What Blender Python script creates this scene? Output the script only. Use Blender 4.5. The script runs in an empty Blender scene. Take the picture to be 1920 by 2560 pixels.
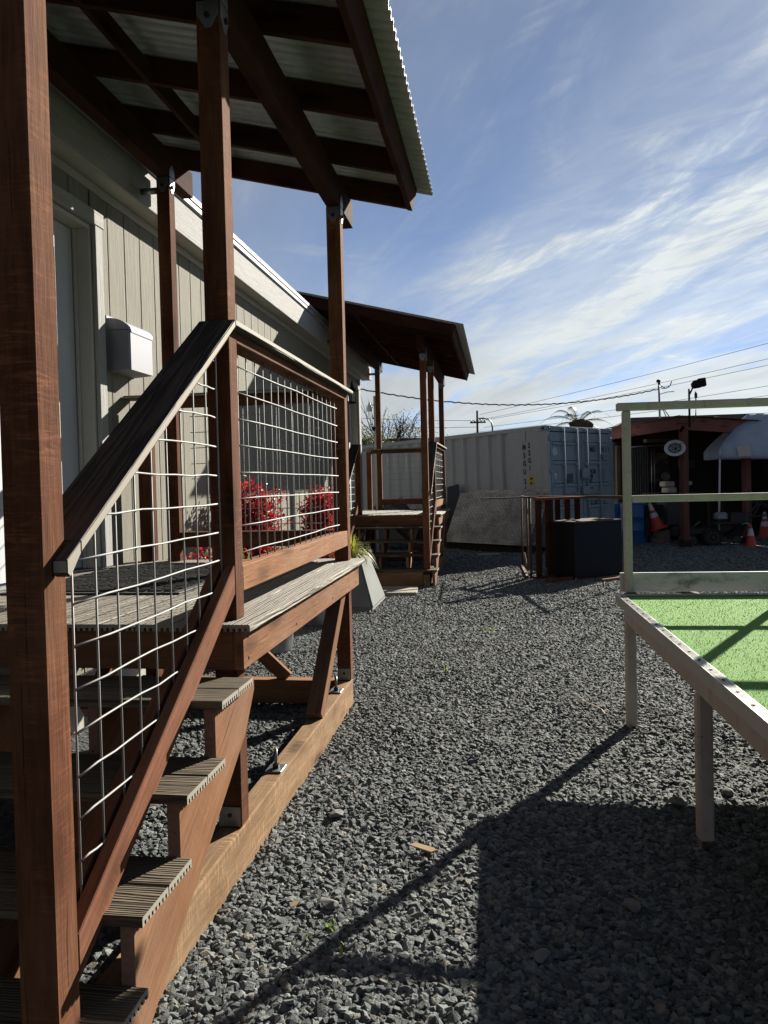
import bpy, bmesh, math, random
from mathutils import Matrix, Vector, noise as mnoise
random.seed(7)
S = bpy.context.scene
COL = S.collection
PI = math.pi

# ------------------------------------------------------------------ camera
CAM_H = 1.5
YAW = math.atan(290/1940); PITCH = math.atan(48/1940); ROLL = math.radians(1.375)
def make_camera():
    F = Vector((-math.sin(YAW)*math.cos(PITCH), math.cos(YAW)*math.cos(PITCH), -math.sin(PITCH)))
    R0 = Vector((math.cos(YAW), math.sin(YAW), 0)); U0 = R0.cross(F)
    R = R0*math.cos(ROLL) - U0*math.sin(ROLL); U = R0*math.sin(ROLL) + U0*math.cos(ROLL)
    cd = bpy.data.cameras.new('camera'); co = bpy.data.objects.new('camera', cd)
    COL.objects.link(co)
    M = Matrix((R, U, -F)).transposed().to_4x4(); M.translation = (0, 0, CAM_H)
    co.matrix_world = M
    cd.sensor_fit = 'VERTICAL'; cd.sensor_height = 24.0
    cd.lens = 24.0*1940/2560
    cd.shift_y = -25/2560
    cd.clip_start = 0.05; cd.clip_end = 3000
    S.camera = co
make_camera()
S.render.resolution_x = 768; S.render.resolution_y = 1024
S.render.engine = 'CYCLES'

# ------------------------------------------------------------------ sun and sky
SUN = Vector((1.02, 1.88, 1.0)).normalized()
SUN_EL = math.asin(SUN.z); SUN_AZ = math.atan2(SUN.x, SUN.y)     # azimuth from +Y towards +X
sl = bpy.data.lights.new('sun', 'SUN'); so = bpy.data.objects.new('sun', sl); COL.objects.link(so)
sl.energy = 5.0; sl.angle = math.radians(0.5); sl.color = (1.0, 0.935, 0.825)
so.rotation_euler = SUN.to_track_quat('Z', 'Y').to_euler(); so.location = (20, 40, 25)

SKY_STRENGTH = 0.05
def make_world():
    w = bpy.data.worlds.new('World'); S.world = w; w.use_nodes = True
    nt = w.node_tree; nt.nodes.clear(); N = nt.nodes.new; L = nt.links.new
    out = N('ShaderNodeOutputWorld'); bg = N('ShaderNodeBackground'); L(bg.outputs[0], out.inputs[0])
    bg.inputs[1].default_value = SKY_STRENGTH
    sky = N('ShaderNodeTexSky'); sky.sky_type = 'NISHITA'; sky.sun_disc = False
    sky.sun_elevation = SUN_EL; sky.sun_rotation = SUN_AZ
    sky.altitude = 0; sky.air_density = 0.40; sky.dust_density = 0.0; sky.ozone_density = 1.7
    tc = N('ShaderNodeTexCoord'); sep = N('ShaderNodeSeparateXYZ'); L(tc.outputs['Generated'], sep.inputs[0])
    def math_(op, a, b=None, clamp=False):
        n = N('ShaderNodeMath'); n.operation = op; n.use_clamp = clamp
        for i, x in enumerate((a, b)):
            if x is None: continue
            if isinstance(x, (int, float)): n.inputs[i].default_value = x
            else: L(x, n.inputs[i])
        return n.outputs[0]
    zc = math_('MAXIMUM', sep.outputs[2], 0.0)
    zz = math_('ADD', zc, 0.10)
    px = math_('DIVIDE', sep.outputs[0], zz); py = math_('DIVIDE', sep.outputs[1], zz)
    com = N('ShaderNodeCombineXYZ'); L(px, com.inputs[0]); L(py, com.inputs[1])
    # streak direction: long axis points to a vanishing point left of the view
    def noise(scale, detail, rough, rot, stretch, loc=(0, 0, 0), dist=0.0):
        mp = N('ShaderNodeMapping'); mp.vector_type = 'TEXTURE'
        mp.inputs['Rotation'].default_value = (0, 0, rot)
        mp.inputs['Scale'].default_value = stretch
        mp.inputs['Location'].default_value = loc
        L(com.outputs[0], mp.inputs[0])
        n = N('ShaderNodeTexNoise'); n.inputs['Scale'].default_value = scale
        n.inputs['Detail'].default_value = detail; n.inputs['Roughness'].default_value = rough
        n.inputs['Distortion'].default_value = dist
        L(mp.outputs[0], n.inputs[0]); return n.outputs[0]
    def ramp(x, a, b, lo=0.0, hi=1.0):
        m = N('ShaderNodeMapRange'); m.interpolation_type = 'SMOOTHSTEP'
        m.inputs['From Min'].default_value = a; m.inputs['From Max'].default_value = b
        m.inputs['To Min'].default_value = lo; m.inputs['To Max'].default_value = hi
        L(x, m.inputs[0]); return m.outputs[0]
    rot = math.radians(90+24)
    warp = noise(0.9, 3, 0.5, rot, (1, 1, 1), (4.2, 7.7, 0))
    bands = ramp(noise(0.62, 4, 0.50, rot, (3.4, 0.75, 1), (0.35, 1.15, 0), 0.5), 0.42, 0.60)
    wisps = ramp(noise(1.7, 9, 0.62, rot, (2.6, 0.65, 1), (2.7, 0.9, 0), 0.7), 0.46, 0.70)
    fine = ramp(noise(6.0, 9, 0.62, rot+0.5, (1.7, 0.7, 1), (0, 0, 0), 1.2), 0.30, 0.72)
    puffs = ramp(noise(3.4, 8, 0.58, 0.3, (1.3, 0.8, 1), (1.3, 2.2, 0), 0.3), 0.58, 0.74)
    veil = ramp(noise(0.40, 4, 0.5, rot, (3.0, 1.0, 1), (1.1, 3.3, 0), 0.3), 0.30, 0.62)
    c1 = math_('MULTIPLY', bands, math_('ADD', math_('MULTIPLY', wisps, 0.55), 0.32))
    c1 = math_('MULTIPLY', c1, math_('ADD', math_('MULTIPLY', fine, 0.42), 0.72))
    c1 = math_('ADD', c1, math_('MULTIPLY', math_('MULTIPLY', wisps, fine), 0.34))
    broad = ramp(noise(0.55, 3, 0.45, rot, (4.0, 1.1, 1), (2.2, 0.35, 0), 0.3), 0.42, 0.64)
    c1 = math_('ADD', c1, math_('MULTIPLY', broad, 0.26))
    cov = math_('ADD', c1, math_('MULTIPLY', veil, 0.12))
    lowm = ramp(sep.outputs[2], 0.05, 0.34, 1.0, 0.0)
    layer = ramp(noise(1.1, 8, 0.6, rot, (2.2, 0.6, 1), (8, 2, 0), 0.4), 0.35, 0.60)
    cov = math_('ADD', cov, math_('MULTIPLY', lowm, math_('ADD', math_('MULTIPLY', layer, 0.75), 0.12)))
    cov = math_('ADD', cov, math_('MULTIPLY', puffs, math_('MULTIPLY', ramp(sep.outputs[2], 0.10, 0.40, 0.7, 0.0), 0.8)), True)
    cov = math_('ADD', cov, ramp(sep.outputs[2], 0.0, 0.17, 0.60, 0.0), True)
    # cloud radiance: brighter looking towards the sun (forward scattering)
    dot = N('ShaderNodeVectorMath'); dot.operation = 'DOT_PRODUCT'
    L(tc.outputs['Generated'], dot.inputs[0]); dot.inputs[1].default_value = SUN
    d = math_('MAXIMUM', dot.outputs['Value'], 0.0)
    glow = math_('ADD', math_('MULTIPLY', math_('POWER', d, 3.0), 0.95), 0.31)
    shade = math_('ADD', math_('MULTIPLY', noise(1.3, 7, 0.62, rot, (2.2, 0.7, 1), (5, 1, 0), 0.4), 0.9), 0.62)
    cc = N('ShaderNodeVectorMath'); cc.operation = 'SCALE'; cc.inputs[0].default_value = (5.35, 5.65, 5.55)
    L(math_('MULTIPLY', glow, shade), cc.inputs['Scale'])
    mix = N('ShaderNodeMix'); mix.data_type = 'RGBA'
    L(math_('MULTIPLY', cov, 0.92), mix.inputs['Factor']); L(sky.outputs[0], mix.inputs['A']); L(cc.outputs[0], mix.inputs['B'])
    L(mix.outputs['Result'], bg.inputs[0])
make_world()
S.view_settings.view_transform = 'Standard'; S.view_settings.look = 'None'
S.view_settings.exposure = 1.44; S.view_settings.gamma = 1.0; S.view_settings.use_curve_mapping = False

# ------------------------------------------------------------------ materials
ALB = 0.65            # overall level of the base colours listed below
class MatB:
    def __init__(s, name):
        s.m = bpy.data.materials.new(name); s.m.use_nodes = True; s.nt = s.m.node_tree
        s.b = s.nt.nodes['Principled BSDF']; s.N = s.nt.nodes.new; s.L = s.nt.links.new
        s.tc = s.N('ShaderNodeTexCoord'); s.oi = s.N('ShaderNodeObjectInfo')
    def vec(s, scale=(1, 1, 1), kind='Object', rnd=True):
        mp = s.N('ShaderNodeMapping'); mp.inputs['Scale'].default_value = scale
        s.L(s.tc.outputs[kind], mp.inputs[0])
        if rnd:
            m = s.N('ShaderNodeMath'); m.operation = 'MULTIPLY'; m.inputs[1].default_value = 37.0
            s.L(s.oi.outputs['Random'], m.inputs[0]); s.L(m.outputs[0], mp.inputs['Location'])
        return mp.outputs[0]
    def noise(s, v, scale, detail=4, rough=.55, dist=0.):
        n = s.N('ShaderNodeTexNoise'); s.L(v, n.inputs[0]); n.inputs['Scale'].default_value = scale
        n.inputs['Detail'].default_value = detail; n.inputs['Roughness'].default_value = rough; n.inputs['Distortion'].default_value = dist
        return n.outputs[0]
    def voro(s, v, scale, out='Distance', feature='F1'):
        n = s.N('ShaderNodeTexVoronoi'); n.feature = feature; s.L(v, n.inputs[0]); n.inputs['Scale'].default_value = scale
        return n.outputs[out]
    def wave(s, v, scale, dist=2., detail=2., axis='X', dscale=1.):
        n = s.N('ShaderNodeTexWave'); n.bands_direction = axis; s.L(v, n.inputs[0]); n.inputs['Scale'].default_value = scale
        n.inputs['Distortion'].default_value = dist; n.inputs['Detail'].default_value = detail; n.inputs['Detail Scale'].default_value = dscale
        return n.outputs['Fac']
    def mr(s, x, a, b, lo=0., hi=1.):
        m = s.N('ShaderNodeMapRange'); m.inputs['From Min'].default_value = a; m.inputs['From Max'].default_value = b
        m.inputs['To Min'].default_value = lo; m.inputs['To Max'].default_value = hi; s.L(x, m.inputs[0]); return m.outputs[0]
    def mth(s, op, a, b):
        n = s.N('ShaderNodeMath'); n.operation = op
        for i, x in enumerate((a, b)):
            if isinstance(x, (int, float)): n.inputs[i].default_value = x
            else: s.L(x, n.inputs[i])
        return n.outputs[0]
    def mix(s, f, a, b, mode='MIX'):
        n = s.N('ShaderNodeMix'); n.data_type = 'RGBA'; n.blend_type = mode
        for key, x in (('Factor', f), ('A', a), ('B', b)):
            if isinstance(x, (int, float)): n.inputs[key].default_value = x
            elif isinstance(x, tuple): n.inputs[key].default_value = (*x, 1) if key != 'Factor' else x
            else: s.L(x, n.inputs[key])
        return n.outputs['Result']
    def col(s, c):
        a = ALB
        if isinstance(c, tuple): s.b.inputs['Base Color'].default_value = (c[0]*a, c[1]*a, c[2]*a, 1)
        else: s.L(s.mix(1.0, c, (a, a, a), 'MULTIPLY'), s.b.inputs['Base Color'])
        return s
    def rough(s, r):
        if isinstance(r, (int, float)): s.b.inputs['Roughness'].default_value = r
        else: s.L(r, s.b.inputs['Roughness'])
        return s
    def bump(s, h, strength=.3, dist=.01):
        n = s.N('ShaderNodeBump'); n.inputs['Strength'].default_value = strength; n.inputs['Distance'].default_value = dist
        s.L(h, n.inputs['Height']); s.L(n.outputs[0], s.b.inputs['Normal']); return s
    def metal(s, v): s.b.inputs['Metallic'].default_value = v; return s
    def spec(s, v): s.b.inputs['Specular IOR Level'].default_value = v; return s

def wood(name, light, dark, saw=0.25, weather=(0.25, 0.22, 0.18), wamt=0.25, bump=.5):
    """sawn timber: grain runs along the local X axis of every board"""
    k = MatB(name)
    v = k.vec((1.2, 16, 16)); v2 = k.vec((0.35, 5, 5)); vk = k.vec((1.6, 5.5, 5.5)); vs = k.vec((1, .12, .12)); vp = k.vec((1, 1, 1))
    grain = k.noise(v, 5, 8, .65, .4)
    rings = k.wave(v2, 3.2, 9, 3, 'Y', 1.2)
    big = k.noise(vp, 2.4, 5, .6)
    c = k.mix(k.mr(grain, .3, .7), dark, light)
    c = k.mix(k.mth('MULTIPLY', rings, .35), c, dark)
    c = k.mix(k.mr(big, .42, .72, 0, wamt), c, weather)
    patch = k.noise(k.vec((.5, 2.2, 2.2)), 2.2, 6, .65)
    c = k.mix(k.mr(patch, .34, .66, .0, .55), c, tuple(x*.55 for x in dark))
    check = k.mr(k.noise(k.vec((.7, 30, 30)), 2.6, 3, .5), .66, .70, 0, .8)
    c = k.mix(check, c, tuple(x*.3 for x in dark))
    kd = k.voro(k.vec((2.4, 8, 8)), .8)
    knot = k.mr(kd, .10, .27, 1, 0); halo = k.mr(kd, .27, .42, 1, 0)
    c = k.mix(k.mth('MULTIPLY', halo, .4), c, dark)
    c = k.mix(k.mth('MULTIPLY', knot, .75), c, tuple(x*.35 for x in dark))
    hv = k.mr(k.oi.outputs['Random'], 0, 1, .72, 1.22)
    hc = k.N('ShaderNodeHueSaturation'); k.L(c, hc.inputs['Color']); k.L(hv, hc.inputs['Value'])
    kerf = k.noise(k.vec((60, 6, 6)), 1.0, 5, .75, 1.5); kmask = k.mr(k.noise(k.vec((1.3, 4, 4)), 2.5, 4, .6), .42, .66)
    kc = k.mix(k.mth('MULTIPLY', k.mth('MULTIPLY', k.mr(kerf, .48, .66), kmask), saw*1.5), c, tuple(min(1, x*1.35) for x in light)); hc.inputs['Value'].default_value = 1; k.L(kc, hc.inputs['Color'])
    speck = k.mr(k.voro(k.vec((8, 26, 26)), 6), .035, .06, 1, 0)
    c = k.mix(k.mth('MULTIPLY', speck, .5), hc.outputs[0], (.55, .47, .36))
    k.col(c).rough(.88).spec(.08)
    sawm = k.noise(k.vec((70, 5, 5)), 1.0, 3, .6)
    sawm = k.mth('MULTIPLY', sawm, k.mr(k.noise(k.vec((1, 3, 3)), 3, 4, .6), .4, .7, .05, 1))
    h = k.mth('ADD', k.mth('MULTIPLY', grain, 1.0), k.mth('MULTIPLY', sawm, saw))
    k.bump(h, bump, .006)
    return k.m
M = {}
M['post'] = wood('stained_post_wood', (.29, .118, .056), (.105, .038, .02), .5, (.36, .195, .11), .4, .45)
M['rail'] = wood('stained_rail_wood', (.32, .135, .072), (.14, .054, .03), .15, (.34, .19, .13), .3)
M['rim'] = wood('weathered_red_wood', (.52, .265, .14), (.27, .125, .062), .1, (.42, .30, .22), .45)
M['sill'] = wood('bare_sawn_wood', (.47, .295, .17), (.21, .125, .065), .5, (.42, .33, .23), .4)
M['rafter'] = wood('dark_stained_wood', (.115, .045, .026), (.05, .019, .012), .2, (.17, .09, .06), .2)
M['shedwood'] = wood('barn_red_wood', (.40, .175, .145), (.25, .105, .09), .1, (.30, .14, .12), .3)
M['cutwood'] = wood('freshly_cut_end_grain', (.52, .33, .235), (.33, .18, .12), .1, (.55, .40, .30), .3, .3)
M['oldwood'] = wood('grey_old_wood', (.30, .25, .19), (.17, .135, .10), .1, (.34, .32, .28), .5)

def composite(name, light, dark):
    k = MatB(name)
    v = k.vec((.9, 15, 15)); v2 = k.vec((.45, 7, 7)); sp = k.vec((1, 1, 1))
    w = k.wave(v2, 4.0, 16, 4, 'Y', .6); g = k.noise(v, 4, 6, .6, .3)
    h = k.mth('ADD', k.mth('MULTIPLY', w, .8), k.mth('MULTIPLY', g, .7))
    c = k.mix(k.mr(h, .35, 1.05), dark, light)
    c = k.mix(k.mr(k.noise(sp, 3, 5, .6), .45, .8, 0, .3), c, tuple(x*.75 for x in light))
    k.col(c).rough(.7).spec(.35).bump(h, .9, .006); return k.m
M['deck'] = composite('grey_composite', (.33, .29, .22), (.12, .10, .075))
M['tread'] = composite('brown_composite', (.17, .135, .088), (.05, .04, .027))
M['captop'] = composite('dark_brown_composite', (.12, .092, .07), (.05, .04, .032))  # darker tone given to the broad faces of the rail caps
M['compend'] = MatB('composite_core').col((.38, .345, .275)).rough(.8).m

def painted(name, base, var=.06, bumpamt=.1, scale=8, rough=.6, dirt=None, dirtamt=.0, streak=False):
    k = MatB(name); v = k.vec((1, 1, 1))
    n = k.noise(v, scale, 6, .6)
    c = k.mix(k.mr(n, .3, .7), tuple(x*(1-var) for x in base), tuple(min(1, x*(1+var)) for x in base))
    if dirt:
        vv = k.vec((6, 6, .7)) if streak else v
        d = k.mr(k.noise(vv, 3, 8, .7), .5, .72, 0, dirtamt); c = k.mix(d, c, dirt)
    k.col(c).rough(rough); k.bump(k.noise(v, scale*6, 4, .6), bumpamt, .004); return k.m
def woodpaint(name, base):   # painted rough timber siding, grain along local X
    k = MatB(name); v = k.vec((1.0, 22, 22)); g = k.noise(v, 3.5, 8, .7, .3); g2 = k.noise(k.vec((.6, 60, 60)), 3, 4, .6)
    h = k.mth('ADD', g, k.mth('MULTIPLY', g2, .7))
    c = k.mix(k.mr(h, .55, 1.15), tuple(x*.62 for x in base), tuple(x*1.06 for x in base))
    k.col(c).rough(.8).spec(.12).bump(h, .85, .006); return k.m
M['siding'] = woodpaint('greige_siding_paint', (.37, .355, .295))
M['trim'] = woodpaint('light_grey_trim_paint', (.58, .58, .56))
M['soffit'] = painted('soffit_paint', (.50, .49, .44))
M['doorpaint'] = painted('door_paint', (.62, .65, .68), .03, .05)
M['jamb'] = painted('jamb_paint', (.62, .615, .56), .03, .05)
M['gutter'] = painted('roof_edge_paint', (.40, .42, .44), .05)
M['mailbox'] = painted('mailbox_enamel', (.25, .265, .32), .015, .02, 8, .6)
def metal(name, base, rough=.4, met=.9, spots=None):
    k = MatB(name); v = k.vec((1, 1, 1)); n = k.noise(v, 14, 5, .65)
    c = k.mix(k.mr(n, .3, .7), tuple(x*.75 for x in base), base)
    if spots: c = k.mix(k.mr(k.noise(v, 5, 7, .7), .55, .75, 0, .8), c, spots)
    k.col(c).metal(met).rough(k.mr(n, .2, .8, rough*.8, rough*1.3)); return k.m
M['galv'] = metal('galvanised_steel', (.40, .415, .44), .42, .85)
M['wire'] = metal('galvanised_wire', (.44, .44, .435), .65, .25)
M['rust'] = metal('rusty_steel', (.16, .085, .055), .8, .2)
M['darkmetal'] = metal('dark_steel', (.05, .05, .055), .5, .6)
M['black'] = painted('black_paint', (.018, .019, .022), .05, .05, 8, .45)
M['navy'] = painted('charcoal_panel', (.020, .026, .036), .04, .02, 5, .62)
for q in ('navy', 'black'): M[q].node_tree.nodes['Principled BSDF'].inputs['Specular IOR Level'].default_value = .08
M['roofsheet'] = metal('roof_sheet_zinc', (.56, .58, .60), .45, .2)
M['roofdark'] = painted('old_roof_sheet', (.12, .08, .07), .2, .05, 6, .6)
M['contside'] = painted('container_side_paint', (.52, .55, .565), .04, .04, 3, .5, (.24, .19, .14), .25, True)
M['contdoor'] = painted('container_door_paint', (.40, .49, .55), .05, .04, 4, .5, (.20, .20, .21), .25, True); M['contdoor'].node_tree.nodes['Principled BSDF'].inputs['Specular IOR Level'].default_value = .15; M['contdoor'].node_tree.nodes['Principled BSDF'].inputs['Roughness'].default_value = .8
M['contdark'] = painted('container_gasket', (.03, .035, .045), .1, .02, 6, .6)
M['ink'] = MatB('black_lettering').col((.018, .02, .028)).rough(.6).m
M['inkpale'] = MatB('faded_lettering').col((.10, .125, .155)).rough(.6).m
M['white'] = painted('white_paint', (.72, .74, .76), .03, .02)
M['yellow'] = painted('yellow_sticker', (.72, .52, .06), .05, .02)
M['redpr'] = painted('red_print', (.55, .05, .05), .05, .02)
def plate_mat():
    k = MatB('scuffed_tread_plate'); v = k.vec((1, 1, 1), rnd=True)
    n = k.noise(v, 2.2, 8, .7); n2 = k.noise(k.vec((2.2, 9, 9)), 2.0, 6, .7)
    c = k.mix(k.mr(k.mth('ADD', n, k.mth('MULTIPLY', n2, .6)), .62, 1.0), (.72, .68, .61), (.25, .21, .17))
    k.col(c).metal(.25).rough(.5); return k.m
M['platedia'] = painted('worn_plate_pattern', (.21, .185, .155), .4)
M['plate'] = plate_mat()
def offwhite_steel():
    k = MatB('old_cream_painted_steel'); v = k.vec((1, 1, 1)); vs = k.vec((7, 7, .8))
    n = k.noise(v, 6, 6, .6)
    c = k.mix(k.mr(n, .3, .7), (.53, .46, .415), (.63, .555, .50))
    sp = k.mr(k.noise(v, 30, 4, .6), .66, .72, 0, .85); c = k.mix(sp, c, (.10, .085, .06))
    st = k.mr(k.noise(vs, 2.5, 6, .65), .56, .74, 0, .6); c = k.mix(st, c, (.27, .15, .08))
    k.col(c).rough(.55).bump(n, .08, .004); return k.m
M['cream'] = offwhite_steel()
def board_mat():
    k = MatB('mildewed_white_board'); v = k.vec((1, 1, 1))
    n = k.noise(k.vec((1.6, 1.6, 3)), 2.2, 9, .72)
    c = k.mix(k.mr(n, .50, .64, 0, .85), (.62, .63, .62), (.10, .11, .095))
    k.col(c).rough(.6); return k.m
M['whiteboard'] = board_mat()
def turf():
    k = MatB('artificial_turf'); v = k.vec((1, 1, 1), rnd=False)
    n = k.noise(v, 260, 3, .7); n2 = k.noise(v, 6, 4, .6)
    c = k.mix(k.mr(n, .35, .68), (.20, .44, .10), (.44, .80, .24))
    c = k.mix(k.mr(n2, .35, .7, 0, .35), c, (.34, .56, .17))
    k.col(c).rough(.9).spec(.15).bump(n, 1.0, .012); return k.m
M['turf'] = turf()
M['turfblade'] = MatB('turf_blade').col((.37, .68, .19)).rough(.8).m
M['turfside'] = MatB('turf_backing').col((.025, .085, .03)).rough(.9).m
M['alutrim'] = metal('ribbed_aluminium', (.66, .64, .58), .38, .55)
M['concrete'] = painted('concrete', (.165, .174, .168), .12, .25, 5, .85, (.15, .16, .155), .4)
M['slab'] = painted('paver_concrete', (.40, .35, .28), .1, .2, 5, .9)
M['soil'] = painted('soil', (.06, .045, .03), .2, .4, 14, .95)
M['mat'] = MatB('rubber_mat').col((.035, .036, .037)).rough(.75).m
M['matrib'] = MatB('rubber_mat_relief').col((.045, .045, .045)).rough(1.0).spec(.02).m
M['barrel'] = painted('blue_plastic', (.015, .13, .36), .05, .02, 4, .4)
M['cone'] = painted('orange_red_plastic', (.72, .045, .02), .06, .03, 6, .5, (.2, .03, .02), .3)
M['conewhite'] = painted('reflective_band', (.70, .70, .70), .08, .02, 6, .4)
def tarp():
    k = MatB('blue_grey_tarp'); v = k.vec((1, 1, 1)); n = k.noise(v, 2.5, 7, .6, .5)
    c = k.mix(k.mr(n, .35, .7), (.42, .49, .60), (.53, .60, .70)); k.col(c).rough(.55)
    k.bump(n, .5, .05); return k.m
M['tarp'] = tarp()
M['patch'] = painted('cream_patch', (.66, .60, .50), .06)
M['bark'] = painted('bark', (.10, .08, .062), .2, .4, 10, .9)
M['rubber'] = MatB('tyre_rubber').col((.018, .018, .018)).rough(.85).m
M['glassdark'] = MatB('dark_window_glass').col((.02, .026, .03)).rough(.08).m
M['lampglass'] = MatB('frosted_lamp_glass').col((.62, .62, .60)).rough(.3).m
M['darkred'] = painted('dark_red_sheet', (.085, .03, .028), .15, .05, 4, .6)
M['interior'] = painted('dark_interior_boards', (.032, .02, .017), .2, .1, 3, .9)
M['corrdark'] = painted('dull_corrugated_sheet', (.05, .055, .058), .2, .05, 3, .6)
M['cable'] = MatB('black_cable').col((.02, .02, .022)).rough(.6).m
M['straw'] = painted('dry_splinter', (.58, .43, .24), .1)
def leafmat(name, a, b, trans=.35):
    k = MatB(name); ge = k.N('ShaderNodeNewGeometry')
    c = k.mix(ge.outputs['Random Per Island'], a, b)
    k.col(c).rough(.5).spec(.3)
    t = k.N('ShaderNodeBsdfTranslucent'); k.L(c, t.inputs[0]); ms = k.N('ShaderNodeMixShader'); ms.inputs[0].default_value = trans
    k.L(k.b.outputs[0], ms.inputs[1]); k.L(t.outputs[0], ms.inputs[2])
    k.L(ms.outputs[0], k.nt.nodes['Material Output'].inputs[0]); return k.m
M['redleaf'] = leafmat('red_leaf', (.10, .010, .014), (.62, .03, .03))
M['bladegrass'] = leafmat('yellow_green_blade', (.20, .25, .03), (.62, .58, .10))
M['weed'] = leafmat('bright_weed', (.14, .24, .03), (.32, .42, .06))
M['green'] = leafmat('green_leaf', (.03, .065, .015), (.10, .15, .03))
M['olive'] = leafmat('olive_leaf', (.045, .05, .02), (.13, .13, .05))
M['palm'] = leafmat('palm_leaflet', (.045, .055, .022), (.14, .13, .05), .2)
M['silver'] = leafmat('silver_leaf', (.30, .32, .28), (.45, .46, .42))
M['orange'] = MatB('orange_cap').col((.8, .25, .02)).rough(.4).m

# ------------------------------------------------------------------ object helpers
W = {}                                  # world matrix of every object made here
def put(o, mw, parent=None):
    W[o.name] = mw.copy()
    if parent is not None:
        o.parent = parent; o.matrix_basis = W[parent.name].inverted() @ mw
    else: o.matrix_basis = mw
    return o
def thing(name, label, cat, loc=(0, 0, 0), rotz=0., group=None):
    o = bpy.data.objects.new(name, None); COL.objects.link(o); o.empty_display_size = .2
    put(o, Matrix.Translation(loc) @ Matrix.Rotation(rotz, 4, 'Z'))
    return tag(o, label, cat, group)
def tag(o, label=None, cat=None, group=None, kind=None):
    if label: o['label'] = label
    if cat: o['category'] = cat
    if group: o['group'] = group
    if kind: o['kind'] = kind
    return o
def link(name, me, mat=None, mw=Matrix(), parent=None):
    if mat is not None and not me.materials: me.materials.append(mat)
    o = bpy.data.objects.new(name, me); COL.objects.link(o)
    return put(o, mw, parent)
def mesh_of(bm, name='mesh', smooth=False):
    me = bpy.data.meshes.new(name); bm.normal_update(); bm.to_mesh(me); bm.free()
    if smooth:
        for p in me.polygons: p.use_smooth = True
    return me
CACHE = {}
def boxmesh(sx, sy, sz, bev=.0025):
    key = (round(sx, 4), round(sy, 4), round(sz, 4), bev)
    if key in CACHE: return CACHE[key].copy()
    bm = bmesh.new(); bmesh.ops.create_cube(bm, size=1.0)
    bmesh.ops.scale(bm, vec=(sx, sy, sz), verts=bm.verts)
    if bev > 0: bmesh.ops.bevel(bm, geom=bm.edges[:], offset=min(bev, min(sx, sy, sz)*.3), segments=1, affect='EDGES')
    me = mesh_of(bm); CACHE[key] = me; return me.copy()
def bbox(parent, name, mat, lo, hi, axis='X', bev=.0025):
    """box between two world corners; the grain (local x) runs along the given world axis"""
    lo = Vector(lo); hi = Vector(hi); c = (lo+hi)/2; d = hi-lo
    if axis == 'X': R = Matrix.Identity(3); s = (d.x, d.y, d.z)
    elif axis == 'Y': R = Matrix(((0, -1, 0), (1, 0, 0), (0, 0, 1))); s = (d.y, d.x, d.z)
    else: R = Matrix(((0, 0, -1), (0, 1, 0), (1, 0, 0))); s = (d.z, d.y, d.x)
    return link(name, boxmesh(abs(s[0]), abs(s[1]), abs(s[2]), bev), M[mat], Matrix.Translation(c) @ R.to_4x4(), parent)
def bar(parent, name, mat, p, q, w, h, up=(0, 0, 1), bev=.0025):
    """bar from p to q; w across, h along 'up'; grain along it"""
    p = Vector(p); q = Vector(q); x = (q-p); L = x.length; x.normalize()
    z = Vector(up); z = (z - x*z.dot(x)).normalized(); y = z.cross(x)
    mw = Matrix((x, y, z)).transposed().to_4x4(); mw.translation = (p+q)/2
    return link(name, boxmesh(L, w, h, bev), M[mat], mw, parent)
def prism(parent, name, mat, pts, origin, ax, ay, thick, bev=0., grain=None):
    """polygon pts (a,b) in the plane origin + a*ax + b*ay, extruded +thick along ax x ay; grain: local x axis"""
    ax = Vector(ax).normalized(); ay = Vector(ay).normalized(); n = ax.cross(ay).normalized(); origin = Vector(origin)
    gx = Vector(grain).normalized() if grain else ax
    gz = n if abs(n.dot(gx)) < .9 else ay; gy = gz.cross(gx).normalized()
    w3 = [origin + ax*a + ay*b for a, b in pts]
    c = sum(w3, Vector())/len(w3) + n*thick/2
    mw = Matrix((gx, gy, gz)).transposed().to_4x4(); mw.translation = c; inv = mw.inverted()
    bm = bmesh.new()
    lo = [bm.verts.new(inv @ p) for p in w3]; hi = [bm.verts.new(inv @ (p+n*thick)) for p in w3]
    bm.faces.new(lo[::-1]); bm.faces.new(hi)
    k = len(pts)
    for i in range(k): bm.faces.new((lo[i], lo[(i+1) % k], hi[(i+1) % k], hi[i]))
    bmesh.ops.recalc_face_normals(bm, faces=bm.faces[:])
    if bev: bmesh.ops.bevel(bm, geom=bm.edges[:], offset=bev, segments=1, affect='EDGES')
    return link(name, mesh_of(bm), M[mat], mw, parent)
def tube_bm(bm, pts, r, n=6, r2=None, cap=True):
    pts = [Vector(p) for p in pts]; rings = []
    for i, p in enumerate(pts):
        d = (pts[min(i+1, len(pts)-1)] - pts[max(i-1, 0)]).normalized()
        a = d.cross(Vector((0, 0, 1)))
        if a.length < .05: a = d.cross(Vector((1, 0, 0)))
        a.normalize(); b = d.cross(a)
        rr = r if r2 is None else r + (r2-r)*i/(len(pts)-1)
        rings.append([bm.verts.new(p + (a*math.cos(t) + b*math.sin(t))*rr) for t in [2*PI*j/n for j in range(n)]])
    for i in range(len(rings)-1):
        for j in range(n): bm.faces.new((rings[i][j], rings[i][(j+1) % n], rings[i+1][(j+1) % n], rings[i+1][j]))
    if cap and n > 2:
        bm.faces.new(rings[0][::-1]); bm.faces.new(rings[-1])
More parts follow.
